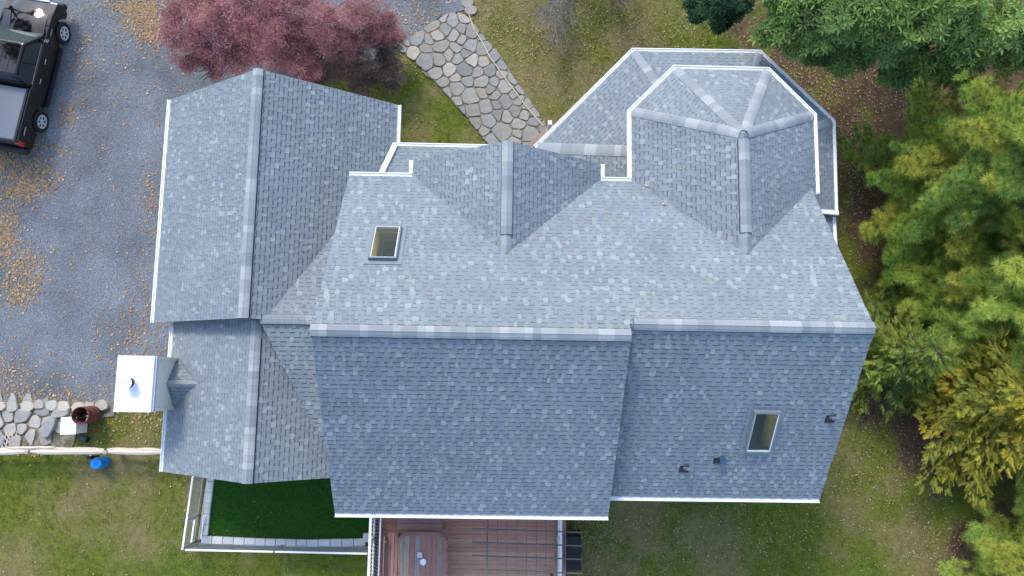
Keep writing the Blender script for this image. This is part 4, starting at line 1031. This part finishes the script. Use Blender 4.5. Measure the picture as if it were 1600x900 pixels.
    MB().box((-1.22, 0, .60), (.20, 1.80, .22)).build('rear_bumper', M_chrome if False else M_darkb, t, bevel=.05); MB().box((fx+.93, 0, .58), (.22, 1.78, .28)).build('front_bumper', M_darkb, t, bevel=.06)
    MB().box((fx+.87, 0, .86), (.08, 1.15, .26)).build('grille', M_chrome, t, bevel=.03)
    for sy in (-1, 1):
        MB().box((fx+.74, sy*.74, .93), (.22, .30, .20)).build('headlight', M_chrome, t, bevel=.05)
        MB().box((-1.07, sy*.855, 1.06), (.16, .14, .34)).build('tail_light', M_red, t, bevel=.03)
        MB().box((fx-.72, sy*1.03, 1.22), (.13, .20, .16)).build('mirror', M_paint, t, bevel=.04); MB().box((fx-.74, sy*1.03, 1.305), (.10, .16, .01)).build('mirror_cap', M_chrome, t)
        for hx in (1.30, 2.05): MB().box((hx, sy*.962, 1.0), (.20, .03, .035)).build('door_handle', M_chrome, t, bevel=.008)
        MB().box((-.62, sy*.948, 1.12), (.30, .012, .06)).build('badge', M_chrome, t); MB().box((fx-.30, sy*.945, 1.06), (.24, .012, .05)).build('badge', M_chrome, t)
        MB().bar((.55, sy*.99, .38), (fx-.58, sy*.99, .38), .12, .05).build('side_step', M_darkb, t)
        for wx in (0, fx):
            Mw = Matrix.Rotation(R(90)*(-sy), 3, 'X')
            wh = MB().lathe([(.235, -.10), (.36, -.115), (.395, -.085), (.40, 0), (.395, .085), (.36, .115), (.235, .10)], n=32, M=Mw).build('wheel', M_tyre, t, smooth=False)
            wh.location = (wx, sy*.86, .40)
            MB().lathe([(.245, .105), (.235, .06), (.20, .035), (.0, .03)], n=28, M=Mw).build('rim', M_darkb, wh)
            MB().lathe([(.25, .098), (.25, .112), (.215, .112), (.215, .06)], n=28, M=Mw).build('rim_edge', M_rim, wh)
            for k in range(6):
                a = k*math.pi/3+.3
                for da in (-.11, .11):
                    MB().bar(Mw @ Vector((.03*math.cos(a), .03*math.sin(a), .085)), Mw @ Vector((.225*math.cos(a+da), .225*math.sin(a+da), .092)), .03, .03).build('spoke', M_rim, wh)
            MB().lathe([(.0, .105), (.05, .103), (.055, .08)], n=14, M=Mw).build('hub_cap', M_rim, wh)
M_darkb = mat('black_bumper_plastic', (.02, .02, .022), .5, .1, 8)
M_glassw = mat('tinted_windscreen', (.03, .05, .045), .03, .0, 1, spec=.8)
pickup()

# ================================================================== PLANTS
def inst(tv, tf, tc, pos, axis, spin, scale, col):
    """copies of one leaf template as arrays: rotate z to axis, spin about it, scale, colour"""
    k = len(pos); axis = axis/np.linalg.norm(axis, axis=1, keepdims=True)
    ref = np.where(np.abs(axis[:, 2:3]) < .9, np.array([[0, 0, 1.]]), np.array([[1., 0, 0]]))
    x = np.cross(ref, axis); x /= np.linalg.norm(x, axis=1, keepdims=True); y = np.cross(axis, x)
    cs, sn = np.cos(spin)[:, None], np.sin(spin)[:, None]
    X = x*cs+y*sn; Y = -x*sn+y*cs
    V = (tv[None, :, 0:1]*X[:, None]+tv[None, :, 1:2]*Y[:, None]+tv[None, :, 2:3]*axis[:, None])*scale[:, None, None]+pos[:, None]
    F = tf[None]+(np.arange(k)*len(tv))[:, None, None]
    C = col[:, None, :]*tc[None]
    return V.reshape(-1, 3), F.reshape(-1, tf.shape[1]), C.reshape(-1, 3)
def merge(parts):
    V = []; F = []; C = []; b = 0
    for v, f, c in parts: V.append(v); F.append(f+b); C.append(c); b += len(v)
    return np.concatenate(V), np.concatenate(F), np.concatenate(C)
def t_needles(n, seed, lo=.15, hi=1.75, w_=.035):
    g = np.random.default_rng(seed); V = []; F = []; C = []
    for i in range(n):
        th = g.uniform(lo, hi); ph = g.uniform(0, 6.283); l = g.uniform(.75, 1.1)
        d = np.array([math.sin(th)*math.cos(ph), math.sin(th)*math.sin(ph), math.cos(th)]); s = np.cross(d, [0.3, .2, 1.]); s /= np.linalg.norm(s)
        b = len(V); V += [d*.06+s*w_, d*.06-s*w_, d*l+np.array([0, 0, -.12*th])]; F.append((b, b+1, b+2))
        C += [(.95, .82, .7), (.95, .82, .7), (1.1, 1.1, 1.05)]
    return np.array(V), np.array(F), np.array(C)
def t_spray(seed, pairs=9):
    """feathery flat frond along +z, drooping"""
    g = np.random.default_rng(seed); V = []; F = []; C = []
    for i in range(pairs):
        t = i/pairs; z = t; L = (.42*(1-t)**.8+.08)
        for sgn in (-1, 1):
            for q in range(2):
                a = g.uniform(.5, .95); l = L*g.uniform(.8, 1.15)*(1 if q == 0 else .6)
                b = len(V); base = np.array([0, -.12*t*t, z+q*.05]); tip = base+np.array([sgn*math.sin(a)*l, g.uniform(-.10, .05), math.cos(a)*l]); wv = np.array([0, .02, .055])
                V += [base-wv, base+wv, tip]; F.append((b, b+1, b+2)); k = g.uniform(.85, 1.1); C += [(.85*k,)*3, (.85*k,)*3, (1.12*k, 1.1*k, k)]
    return np.array(V), np.array(F), np.array(C)
def t_rosette(n, seed, wd=.26, up=.35):
    g = np.random.default_rng(seed); V = []; F = []; C = []
    for i in range(n):
        ph = 6.283*i/n+g.uniform(-.25, .25); el = g.uniform(-.15, up*2); l = g.uniform(.7, 1.1)
        d = np.array([math.cos(ph)*math.cos(el), math.sin(ph)*math.cos(el), math.sin(el)]); s = np.array([-math.sin(ph), math.cos(ph), g.uniform(-.25, .25)])
        b = len(V); V += [d*.08, d*l*.55+s*wd*.5*l+np.array([0, 0, .04]), d*l, d*l*.55-s*wd*.5*l+np.array([0, 0, .04])]; F += [(b, b+1, b+2), (b, b+2, b+3)]
        k = g.uniform(.85, 1.15); C += [(.9*k,)*3, (k,)*3, (1.05*k,)*3, (k,)*3]
    return np.array(V), np.array(F), np.array(C)
def t_leafblob(n, seed, size=.2, flat=.6):
    g = np.random.default_rng(seed); V = []; F = []; C = []
    for i in range(n):
        c = g.normal(0, .42, 3)*np.array([1, 1, flat]); nrm = g.normal(0, .55, 3)+np.array([0, 0, 1]); nrm /= np.linalg.norm(nrm)
        a = np.cross(nrm, g.normal(0, 1, 3)); a /= np.linalg.norm(a); e = np.cross(nrm, a); l = size*g.uniform(.7, 1.3)
        b = len(V); V += [c-a*l, c+e*l*.5, c+a*l, c-e*l*.5]; F += [(b, b+1, b+2), (b, b+2, b+3)]
        k = g.uniform(.75, 1.25); C += [(k,)*3]*4
    return np.array(V), np.array(F), np.array(C)
def trunk_mesh(pts, rads, m, parent, name='trunk', n=9):
    return MB().tube(pts, rads, n).build(name, m, parent, smooth=True)
def lerp_cols(cols, g, k):
    """pick blends of the given colours"""
    cols = np.array(cols); i = g.integers(0, len(cols), k); j = g.integers(0, len(cols), k); t = g.random((k, 1))
    return cols[i]*(1-t)+cols[j]*t
def conifer(name, base, h, z0, rad, seed, kind, cols, label, cat='tree', group=None, lean=(0, 0), step=.5, nb=7, dens=1.0, ts=.24, power=.75):
    g = np.random.default_rng(seed); t = empty(name, (base[0], base[1], -.05), 0, label, cat, group)
    trunk_mesh([(lean[0]*q, lean[1]*q, h*q) for q in (0, .25, .5, .75, 1)], [.24, .19, .13, .08, .02], M_bark, t)
    P, A, S, C, B = [], [], [], [], MB(); cols = np.array(cols)
    z = z0
    while z < h-.15:
        f = (z-z0)/(h-z0); L0 = rad*(1-f)**power+.15; ph0 = g.uniform(0, 6.283); n = max(4, int(nb*(1-f*.4)))
        for b in range(n):
            ph = ph0+6.283*b/n+g.uniform(-.3, .3); L = L0*g.uniform(.62, 1.1); dirv = np.array([math.cos(ph), math.sin(ph), 0]); lat = np.array([-math.sin(ph), math.cos(ph), 0])
            root = np.array([lean[0]*z/h, lean[1]*z/h, z]); slope_ = g.uniform(-.10, .16)
            curve = lambda q: root+dirv*L*q+np.array([0, 0, L*(slope_*q+.10*q*q)])
            B.tube([curve(q)-np.array([0, 0, .05]) for q in (0, .5, .93)], [.025+.006*L, .014+.003*L, .004], 5, caps=False)
            bt = cols[g.integers(0, len(cols))]; bs = g.uniform(.85, 1.15); m = max(2, int(L/.26))
            for i in range(m):
                q = .22+.78*(i+g.random())/m; wl = (1.05-q)*L*.34+.12
                for _ in range(max(1, int(round(dens*(1.2+wl*3.2))))):
                    o = g.uniform(-1, 1)*wl; c = curve(min(q, 1.03))+lat*o+dirv*(-abs(o)*.35+g.uniform(-.1, .1))+np.array([0, 0, g.uniform(-.06, .10)])
                    P.append(c); a = dirv*g.uniform(.25, .8)+lat*np.sign(o)*g.uniform(0, .5)
                    A.append(a+np.array([0, 0, g.uniform(.6, 1.1) if kind == 'pine' else g.uniform(-.15, .35)])); S.append(ts*g.uniform(.75, 1.3)*(1 if kind == 'pine' else g.uniform(.8, 1.5)))
                    mixc = g.random()*.55; cc = bt*(1-mixc)+cols[g.integers(0, len(cols))]*mixc; C.append(cc*bs*g.uniform(.85, 1.15))
        z += step*g.uniform(.8, 1.2)
    P, A, S, C = np.array(P), np.array(A), np.array(S), np.array(C); sp = g.uniform(0, 6.283, len(P)) if kind == 'pine' else g.uniform(-.5, .5, len(P))+math.pi
    tpl = [t_needles(52, seed+i, w_=.026) for i in range(3)] if kind == 'pine' else [t_spray(seed+i) for i in range(3)]
    parts = []; w_ = g.integers(0, 3, len(P))
    for i in range(3):
        k = w_ == i
        if k.any(): parts.append(inst(*tpl[i], P[k], A[k], sp[k], S[k], C[k]))
    V, F, CC = merge(parts)
    o = link('crown', np_mesh('crown', V, F, CC), M_leaf, t)
    tag(B.build('branches', M_bark, t), kind='stuff')
    return t, len(F)
def broadleaf(name, base, lobes, seed, tpl, n, ts, cols, label, trunk_r=.2, cat='tree', group=None, shell=.55, bark=M_bark, flat=.35, light_cols=None):
    """lobes: (dx, dy, z, rx, ry, rz) relative to base"""
    g = np.random.default_rng(seed); t = empty(name, (base[0], base[1], -.05), 0, label, cat, group); cols = np.array(cols)
    vol = np.array([(l[3]*l[4]*l[5])**(2/3) for l in lobes]); cnt = (n*vol/vol.sum()).astype(int); parts = []; B = MB()
    zf = min(l[2] for l in lobes)*.45
    trunk_mesh([(0, 0, 0), (.05, .03, zf*.6), (0, 0, zf+.3)], [trunk_r*1.3, trunk_r, trunk_r*.8], bark, t)
    for (dx, dy, z, rx, ry, rz), k in zip(lobes, cnt):
        B.tube([(0, 0, zf), (dx*.45, dy*.45, zf+(z-zf)*.6), (dx, dy, z)], [trunk_r*.6, trunk_r*.35, trunk_r*.1], 6, caps=False)
        for q in range(5):
            u = g.normal(0, 1, 3); u /= np.linalg.norm(u); B.tube([(dx*.7, dy*.7, zf+(z-zf)*.75), (dx+u[0]*rx*.5, dy+u[1]*ry*.5, z+u[2]*rz*.4), (dx+u[0]*rx*.9, dy+u[1]*ry*.9, z+u[2]*rz*.8)], [trunk_r*.2, trunk_r*.1, .008], 5, caps=False)
        u = g.normal(0, 1, (k, 3)); u /= np.linalg.norm(u, axis=1, keepdims=True); rr = g.uniform(shell, 1.0, (k, 1))**.7
        # sub-clumps: pull points together so gaps open between them
        nc = max(4, k//22); cu = g.normal(0, 1, (nc, 3)); cu /= np.linalg.norm(cu, axis=1, keepdims=True); ci = g.integers(0, nc, k); crr = g.uniform(shell, 1.05, (nc, 1))
        pt = cu[ci]*crr[ci]*.72+u*rr*.28+g.normal(0, .03, (k, 3))
        pos = pt*np.array([rx, ry, rz])+np.array([dx, dy, z]); ax = pt*np.array([.5, .5, .3])+np.array([0, 0, 1-flat])+g.normal(0, .25, (k, 3))
        bc = lerp_cols(cols, g, nc)*g.uniform(.85, 1.15, (nc, 1)); c = bc[ci]*.65+lerp_cols(cols, g, k)*.35; c *= g.uniform(.85, 1.15, (k, 1))
        w_ = g.integers(0, len(tpl), k)
        for i in range(len(tpl)):
            s = w_ == i
            if s.any(): parts.append(inst(*tpl[i], pos[s], ax[s], g.uniform(0, 6.283, s.sum()), ts*g.uniform(.7, 1.3, s.sum()), c[s]))
    V, F, CC = merge(parts); link('crown', np_mesh('crown', V, F, CC), M_leaf, t); tag(B.build('limbs', bark, t), kind='stuff')
    return t, len(F)
PINE = [(0.176, 0.331, 0.061), (0.243, 0.392, 0.068), (0.365, 0.459, 0.081), (0.419, 0.446, 0.081), (0.149, 0.277, 0.068)]
PINEL = [(0.35, 0.5, 0.1), (0.45, 0.562, 0.106), (0.275, 0.438, 0.1), (0.475, 0.525, 0.1)]
CEDAR = [(0.496, 0.414, 0.059), (0.595, 0.478, 0.063), (0.363, 0.357, 0.059), (0.264, 0.307, 0.063)]
OAK = [(0.147, 0.259, 0.063), (0.182, 0.294, 0.07), (0.105, 0.189, 0.063), (0.28, 0.378, 0.091)]
EV = 'evergreens along the right side'
conifer('pine_tree', (15.9, 6.9), 9.0, 1.0, 4.4, 201, 'pine', PINE, 'soft green pine tree right of the octagonal bay', group=EV, ts=.23, dens=2.5, step=.36)
conifer('pine_tree', (15.9, 3.1), 5.2, .5, 2.9, 209, 'pine', PINE, 'shorter green pine tree between the right gable and the tall pale pine', group=EV, ts=.22, dens=2.2, step=.36)
conifer('pine_tree', (18.2, 3.0), 10.5, 1.0, 5.2, 202, 'pine', PINEL, 'tall pale green pine tree at the middle of the right edge', group=EV, ts=.24, dens=2.1, step=.40)
conifer('pine_tree', (21.0, 9.0), 10.0, 1.2, 4.4, 207, 'pine', PINEL, 'pale pine tree at the right edge below the dark leafy tree', group=EV, ts=.24, dens=1.7, step=.46)
conifer('cedar_tree', (16.9, -.5), 7.2, .5, 3.8, 203, 'cedar', CEDAR, 'yellow green feathery cedar tree at the right', group=EV, ts=.24, dens=2.8, nb=9, step=.36)
conifer('cedar_tree', (13.7, .9), 4.2, .3, 2.3, 206, 'cedar', [(.23, .31, .06), (.19, .27, .06), (.30, .35, .065), (.15, .23, .06)], 'low green cedar bush beside the right gable', group=EV, ts=.21, dens=2.6, step=.30)
conifer('cedar_tree', (20.0, -2.2), 7.0, .5, 3.0, 208, 'cedar', [(.29, .34, .06), (.23, .30, .06), (.35, .38, .065)], 'olive cedar tree at the right edge behind the yellow green one', group=EV, ts=.24, dens=2.2, step=.42)
conifer('pine_tree', (18.6, -6.6), 7.5, .5, 3.7, 204, 'pine', PINEL, 'pale pine tree in the lower right corner', group=EV, ts=.23, dens=2.2, step=.38)
def px_lobes(base, specs, flat=.75):
    out = []
    for px, py, z, r_ in specs:
        q = at(px, py, z); out.append((q.x-base[0], q.y-base[1], z, r_, r_*.9, r_*flat))
    return out
ros = [t_rosette(7, i) for i in range(4)]
b_ = (15.2, 14.2)
broadleaf('oak_tree', b_, px_lobes(b_, [(1232, 42, 4, 1.2), (1300, 18, 5, 1.7), (1330, 75, 3.5, 1.1), (1400, 38, 4.6, 1.6), (1470, 66, 4, 1.4), (1530, 30, 5, 1.8), (1590, 60, 4.5, 1.4), (1450, -5, 5.5, 2.0), (1360, -5, 5.2, 1.8), (1250, -15, 4.5, 1.5), (1500, 104, 3.2, 1.0), (1410, 95, 3.2, .9), (1270, 75, 3.2, .8)]), 301, ros, 6500, .25, OAK, 'large dark green leafy tree in the upper right', .25)
b_ = (8.6, 14.7)
broadleaf('young_tree', b_, px_lobes(b_, [(1120, 5, 2.6, .9), (1092, 14, 2.2, .7), (1152, 10, 2.2, .7), (1128, 38, 1.8, .38)]), 302, ros, 1000, .19, [(.035, .085, .04), (.05, .105, .045), (.03, .07, .035)], 'small dark green tree at the top edge above the bay', .08)
mb_ = [t_leafblob(26, i, .115) for i in range(4)]
MAPLE = [(0.39, 0.163, 0.169), (0.468, 0.221, 0.227), (0.325, 0.13, 0.13), (0.507, 0.26, 0.267), (0.39, 0.195, 0.156)]
b_ = (-7.9, 12.6)
broadleaf('red_maple', b_, px_lobes(b_, [(300, 38, 2.8, 1.2), (288, 88, 2.2, .85), (350, 20, 3.2, 1.5), (365, 60, 2.5, 1.2), (330, 78, 2.3, 1.0), (410, 75, 2.5, 1.1), (470, 65, 2.6, 1.1), (420, 40, 3.3, 1.5), (370, 88, 2.4, 1.1), (450, 88, 2.6, 1.1), (500, 30, 3.1, 1.4), (560, 20, 2.7, 1.1), (535, 70, 2.4, .9), (325, 112, 2.0, .6), (300, 5, 2.6, 1.1), (272, 55, 2.3, .75), (268, 22, 2.4, .7), (592, 30, 2.2, .8), (570, 58, 2.2, .85), (605, 55, 1.9, .7), (430, -10, 3.4, 1.8), (480, 105, 2.2, .7)], .6), 303, mb_, 9500, .19, MAPLE, 'spreading purple red maple above the garage roof', .16, shell=.35)
b_ = (-4.9, 11.2)
broadleaf('smoke_bush', b_, px_lobes(b_, [(510, 98, 1.5, .9), (560, 98, 1.5, .95), (600, 104, 1.2, .8), (565, 132, 1.0, .65), (604, 66, 1.4, .8), (485, 112, 1.4, .7), (615, 128, .9, .5)], .65), 304, mb_, 3800, .16, [(.19, .13, .11), (.25, .17, .14), (.15, .105, .09), (.28, .21, .165)], 'dusky brown purple shrub at the garage corner', .07, cat='shrub')
b_ = (-23.0, 17.5)  # tree added out of view to break up the reflections on the bonnet
broadleaf('reflection_tree', b_, [(0, 0, 10.5, 3.0, 3.0, 2.0), (2.2, -2.0, 9.5, 1.8, 1.8, 1.4), (-2.2, 1.5, 9.5, 2.0, 2.0, 1.5), (1.0, 2.5, 10, 2.0, 2.0, 1.5), (-1.5, -2.5, 9.0, 1.8, 1.8, 1.3)], 306, ros, 300, .50, [(.045, .06, .03), (.06, .07, .03), (.04, .05, .03)], 'unseen dark leafy tree added for the bonnet of the black pickup to reflect', .28)
def bare_tree(base, h, seed, label, dirs, m=M_twig):
    g = random.Random(seed); t = empty('bare_shrub', (base[0], base[1], -.05), 0, label, 'shrub'); mb = MB()
    def grow(p, d, L, rad, lv):
        pts = [p]; 
        for i in range(4):
            d = (d+Vector((g.uniform(-.2, .2), g.uniform(-.2, .2), g.uniform(-.12, .12)))).normalized(); pts.append(pts[-1]+d*L/4)
        mb.tube(pts, [rad*(1-.17*i) for i in range(5)], 4, caps=False)
        if lv < 3:
            for i in (1, 2, 3, 4):
                for _ in range(2 if lv < 2 else 1):
                    grow(pts[i], (d+Vector((g.uniform(-.9, .9), g.uniform(-.9, .9), g.uniform(-.2, .3)))).normalized(), L*g.uniform(.45, .7), rad*.45, lv+1)
    for d in dirs: grow(Vector((0, 0, .1)), Vector(d).normalized(), h, .035, 0)
    tag(mb.build('twigs', m, t), kind='stuff')
p = at(890, -15); bare_tree((p.x, p.y), 2.0, 9, 'leafless grey twiggy shrub at the top edge', [(-.6, -.6, .8), (.2, -.8, .8), (.7, -.3, .9), (0, .3, 1), (-.8, .1, .8), (-.2, -.9, .5)])
p = at(930, -5); bare_tree((p.x+.3, p.y+.4), 1.4, 19, 'brown leafless shrub beside the grey twiggy one', [(-.6, -.6, .8), (.5, -.6, .8), (.7, .3, .9), (0, .3, 1)], M_bark)
# ---- fallen leaves and grass (nobody could count them)
def leaf_field(name, pos, cols, seed, smin=.03, smax=.065, label=None, cat=None, z=.07):
    g = np.random.default_rng(seed); k = len(pos); V = np.zeros((k, 4, 3)); a = g.uniform(0, 6.283, k); s = g.uniform(smin, smax, k); w_ = s*g.uniform(.4, .8, k)
    dx, dy = np.cos(a), np.sin(a); zz = np.zeros(k)+z
    V[:, 0] = np.stack([pos[:, 0]-dx*s, pos[:, 1]-dy*s, zz], -1); V[:, 2] = np.stack([pos[:, 0]+dx*s, pos[:, 1]+dy*s, zz+g.uniform(0, .02, k)], -1)
    V[:, 1] = np.stack([pos[:, 0]-dy*w_, pos[:, 1]+dx*w_, zz+g.uniform(.0, .03, k)], -1); V[:, 3] = np.stack([pos[:, 0]+dy*w_, pos[:, 1]-dx*w_, zz+g.uniform(.0, .03, k)], -1)
    F = np.arange(k*4).reshape(k, 4); C = np.repeat(lerp_cols(cols, g, k)*g.uniform(.7, 1.25, (k, 1)), 4, 0)
    return tag(link(name, np_mesh(name, V.reshape(-1, 3), F, C), M_litter), label, cat, kind='stuff')
TANS = [(.36, .23, .11), (.30, .18, .085), (.42, .30, .16), (.38, .20, .075), (.25, .17, .09)]
PALE = [(.30, .25, .16), (.26, .20, .12), (.36, .30, .17), (.22, .15, .08), (.34, .28, .10)]
def cloud(specs, seed):
    g = np.random.default_rng(seed); P = []
    for px, py, rx, ry, n in specs:
        c = at(px, py); q = g.normal(0, .5, (n, 2))*np.array([rx/43., ry/43.]); P.append(q+np.array([c.x, c.y]))
    return np.concatenate(P)
drv = cloud([(225, 25, 45, 45, 1100), (205, 8, 50, 18, 300), (240, 55, 25, 25, 250), (8, 250, 30, 30, 520), (55, 275, 45, 40, 700), (25, 300, 40, 25, 260), (10, 345, 25, 40, 260), (5, 380, 28, 40, 420), (40, 425, 40, 45, 480), (30, 460, 30, 25, 240), (120, 95, 25, 40, 90), (105, 180, 22, 30, 120), (130, 30, 100, 60, 130), (200, 120, 160, 130, 280), (120, 400, 260, 300, 420), (215, 540, 70, 80, 300), (220, 470, 60, 80, 150), (240, 330, 30, 60, 90), (235, 300, 20, 40, 60), (60, 620, 140, 30, 420), (20, 590, 60, 50, 260), (240, 610, 40, 50, 240), (650, 30, 80, 50, 340), (30, 690, 80, 30, 200), (15, 225, 30, 16, 200), (60, 232, 60, 20, 130)], 1)
def outside(P, polys): 
    k = np.ones(len(P), bool)
    for q in polys: k &= ~in_poly_np(P[:, 0], P[:, 1], q)
    return P[k]
leaf_field('driveway_leaves', drv, TANS, 2, .028, .060, 'tan fallen leaves strewn over the gravel drive', 'fallen leaves', .026)
g_ = np.random.default_rng(8)
law = np.concatenate([cloud([(640, 130, 50, 140, 200), (745, 20, 40, 60, 160), (790, 80, 60, 100, 260), (860, 70, 130, 120, 900), (1000, 45, 200, 60, 900), (1250, 130, 80, 80, 800), (1330, 250, 60, 200, 1300), (1400, 130, 60, 60, 700), (1340, 560, 50, 150, 500), (1400, 720, 130, 130, 1200), (1200, 830, 260, 80, 700), (1000, 830, 150, 80, 500), (150, 810, 330, 160, 320), (400, 880, 200, 40, 70), (200, 670, 80, 40, 300), (610, 110, 30, 60, 300), (920, 850, 40, 80, 420), (440, 800, 150, 60, 16), (1470, 860, 60, 60, 300)], 9)])
leaf_field('lawn_leaves', law, PALE+TANS[:3], 3, .014, .042, 'pale fallen leaves scattered over the lawn and under the trees', 'fallen leaves', .012)
def roof_leaves():
    g = random.Random(3); mb = MB(); nN = Vector((0, pN, 1)).normalized(); nL = Vector((0, qN, 1)).normalized(); nW = Vector((-pB, 0, 1)).normalized()
    spots = [(px, py, N_(0, CyN), nN) for px, py in ((1003, 289), (1008, 293), (1040, 318), (1035, 317), (1017, 303), (720, 352), (851, 352), (946, 330))]
    spots += [(px, py, (BxW, 0, Bze), nW) for px, py in ((1056, 231), (1067, 264), (1010, 291), (1030, 205), (1050, 184))]
    spots += [(px, py, (0, LyR, LzR), nL) for px, py in ((491, 379), (463, 422), (477, 477), (606, 235), (600, 243), (594, 250))]
    spots += [(588+14*0, 0, None, None)][:0]
    for px, py, p0, n in spots:
        for _ in range(g.choice((1, 1, 2))):
            c = on_plane(px+g.uniform(-3, 3), py+g.uniform(-3, 3), p0, n)+n*.03; a = g.uniform(0, 6.28); s_ = g.uniform(.03, .06)
            u = Vector((math.cos(a), math.sin(a), 0)); u = (u-n*u.dot(n)).normalized(); v = n.cross(u)
            mb.add([c-u*s_, c+v*s_*.5+n*.015, c+u*s_+n*.01, c-v*s_*.5+n*.015], [(0, 1, 2, 3)], g.choice([(.45, .30, .16), (.50, .36, .20), (.36, .20, .10), (.55, .48, .30)]))
    for k in range(60):      # drifts in the porch gutters and on the porch roof
        px, py = g.choice(((944, 281, ), (950, 265), (958, 258), (965, 275), (970, 262)))
        c = on_plane(px+g.uniform(-12, 12), py+g.uniform(-10, 6), (0, 0, 3.1), Vector((0, 0, 1))); 
        if k > 14: break
        s_ = g.uniform(.02, .045); a = g.uniform(0, 6.28); u = Vector((math.cos(a), math.sin(a), 0)); v = Vector((-u.y, u.x, 0)); c.z = PZ+pw*(c.x-PE[0].x)+.03
        mb.add([c-u*s_, c+v*s_*.5, c+u*s_, c-v*s_*.5], [(0, 1, 2, 3)], g.choice([(.45, .30, .16), (.36, .22, .10), (.50, .42, .26)]))
    tag(mb.build('roof_leaves', M_litter), 'few tan leaves lying in the roof valleys', 'fallen leaves', kind='stuff')
roof_leaves()
def grass():
    g = np.random.default_rng(4); n = 110000; X = g.uniform(-19.5, 21, n); Y = g.uniform(-8.5, 16, n)
    P = np.stack([X, Y], -1); P = outside(P, [P_drive, P_walk, P_turf, rc(CxL+.3, CyS+.5, ExE-.4, CyN-.4), rc(GxW+.4, SyS+.4, GxE-.4, GyN-.4), [(p.x, p.y) for p in PE[:5]]+[(BxE-.5, 5.4), (PE[0].x, 5.4)], rc(dl.x, -9, dr.x, CyS)])
    ix = np.clip(np.searchsorted(gx, P[:, 0])-1, 0, len(gx)-2); iy = np.clip(np.searchsorted(gy, P[:, 1])-1, 0, len(gy)-2); gc = GCOL[iy, ix]
    keep = g.random(len(P)) > np.clip(gc[:, 1]*1.4, 0, .985); P = P[keep]; gc = gc[keep]; k = len(P)
    dryness = np.clip(gc[:, 0:1]+g.normal(0, .22, (k, 1)), 0, 1)
    C = np.array([[.105, .160, .020]])*(1-dryness)+np.array([[.235, .198, .082]])*dryness; C = C*g.uniform(.6, 1.5, (k, 1))
    tv = []; tf = []
    for i in range(4):
        a = i*1.7; l = .9+.2*(i % 2); d = np.array([math.cos(a), math.sin(a), .8]); s = np.array([-math.sin(a), math.cos(a), 0])*.10; b = len(tv)
        o = d*np.array([.15, .15, 0]); tv += [o-s, o+s, o+d*l*.9]; tf.append((b, b+1, b+2))
    tv = np.array(tv); tf = np.array(tf); tc = np.ones((len(tv), 3))
    pos = np.concatenate([P, np.full((k, 1), -.025)], 1)
    V, F, CC = inst(tv, tf, tc, pos, np.tile(np.array([[0.02, 0.01, 1.]]), (k, 1)), g.uniform(0, 6.283, k), g.uniform(.04, .10, k), C)
    tag(link('grass', np_mesh('grass', V, F, CC), M_leaf), 'short mixed green and straw coloured lawn grass around the house', 'grass', kind='stuff')
grass()
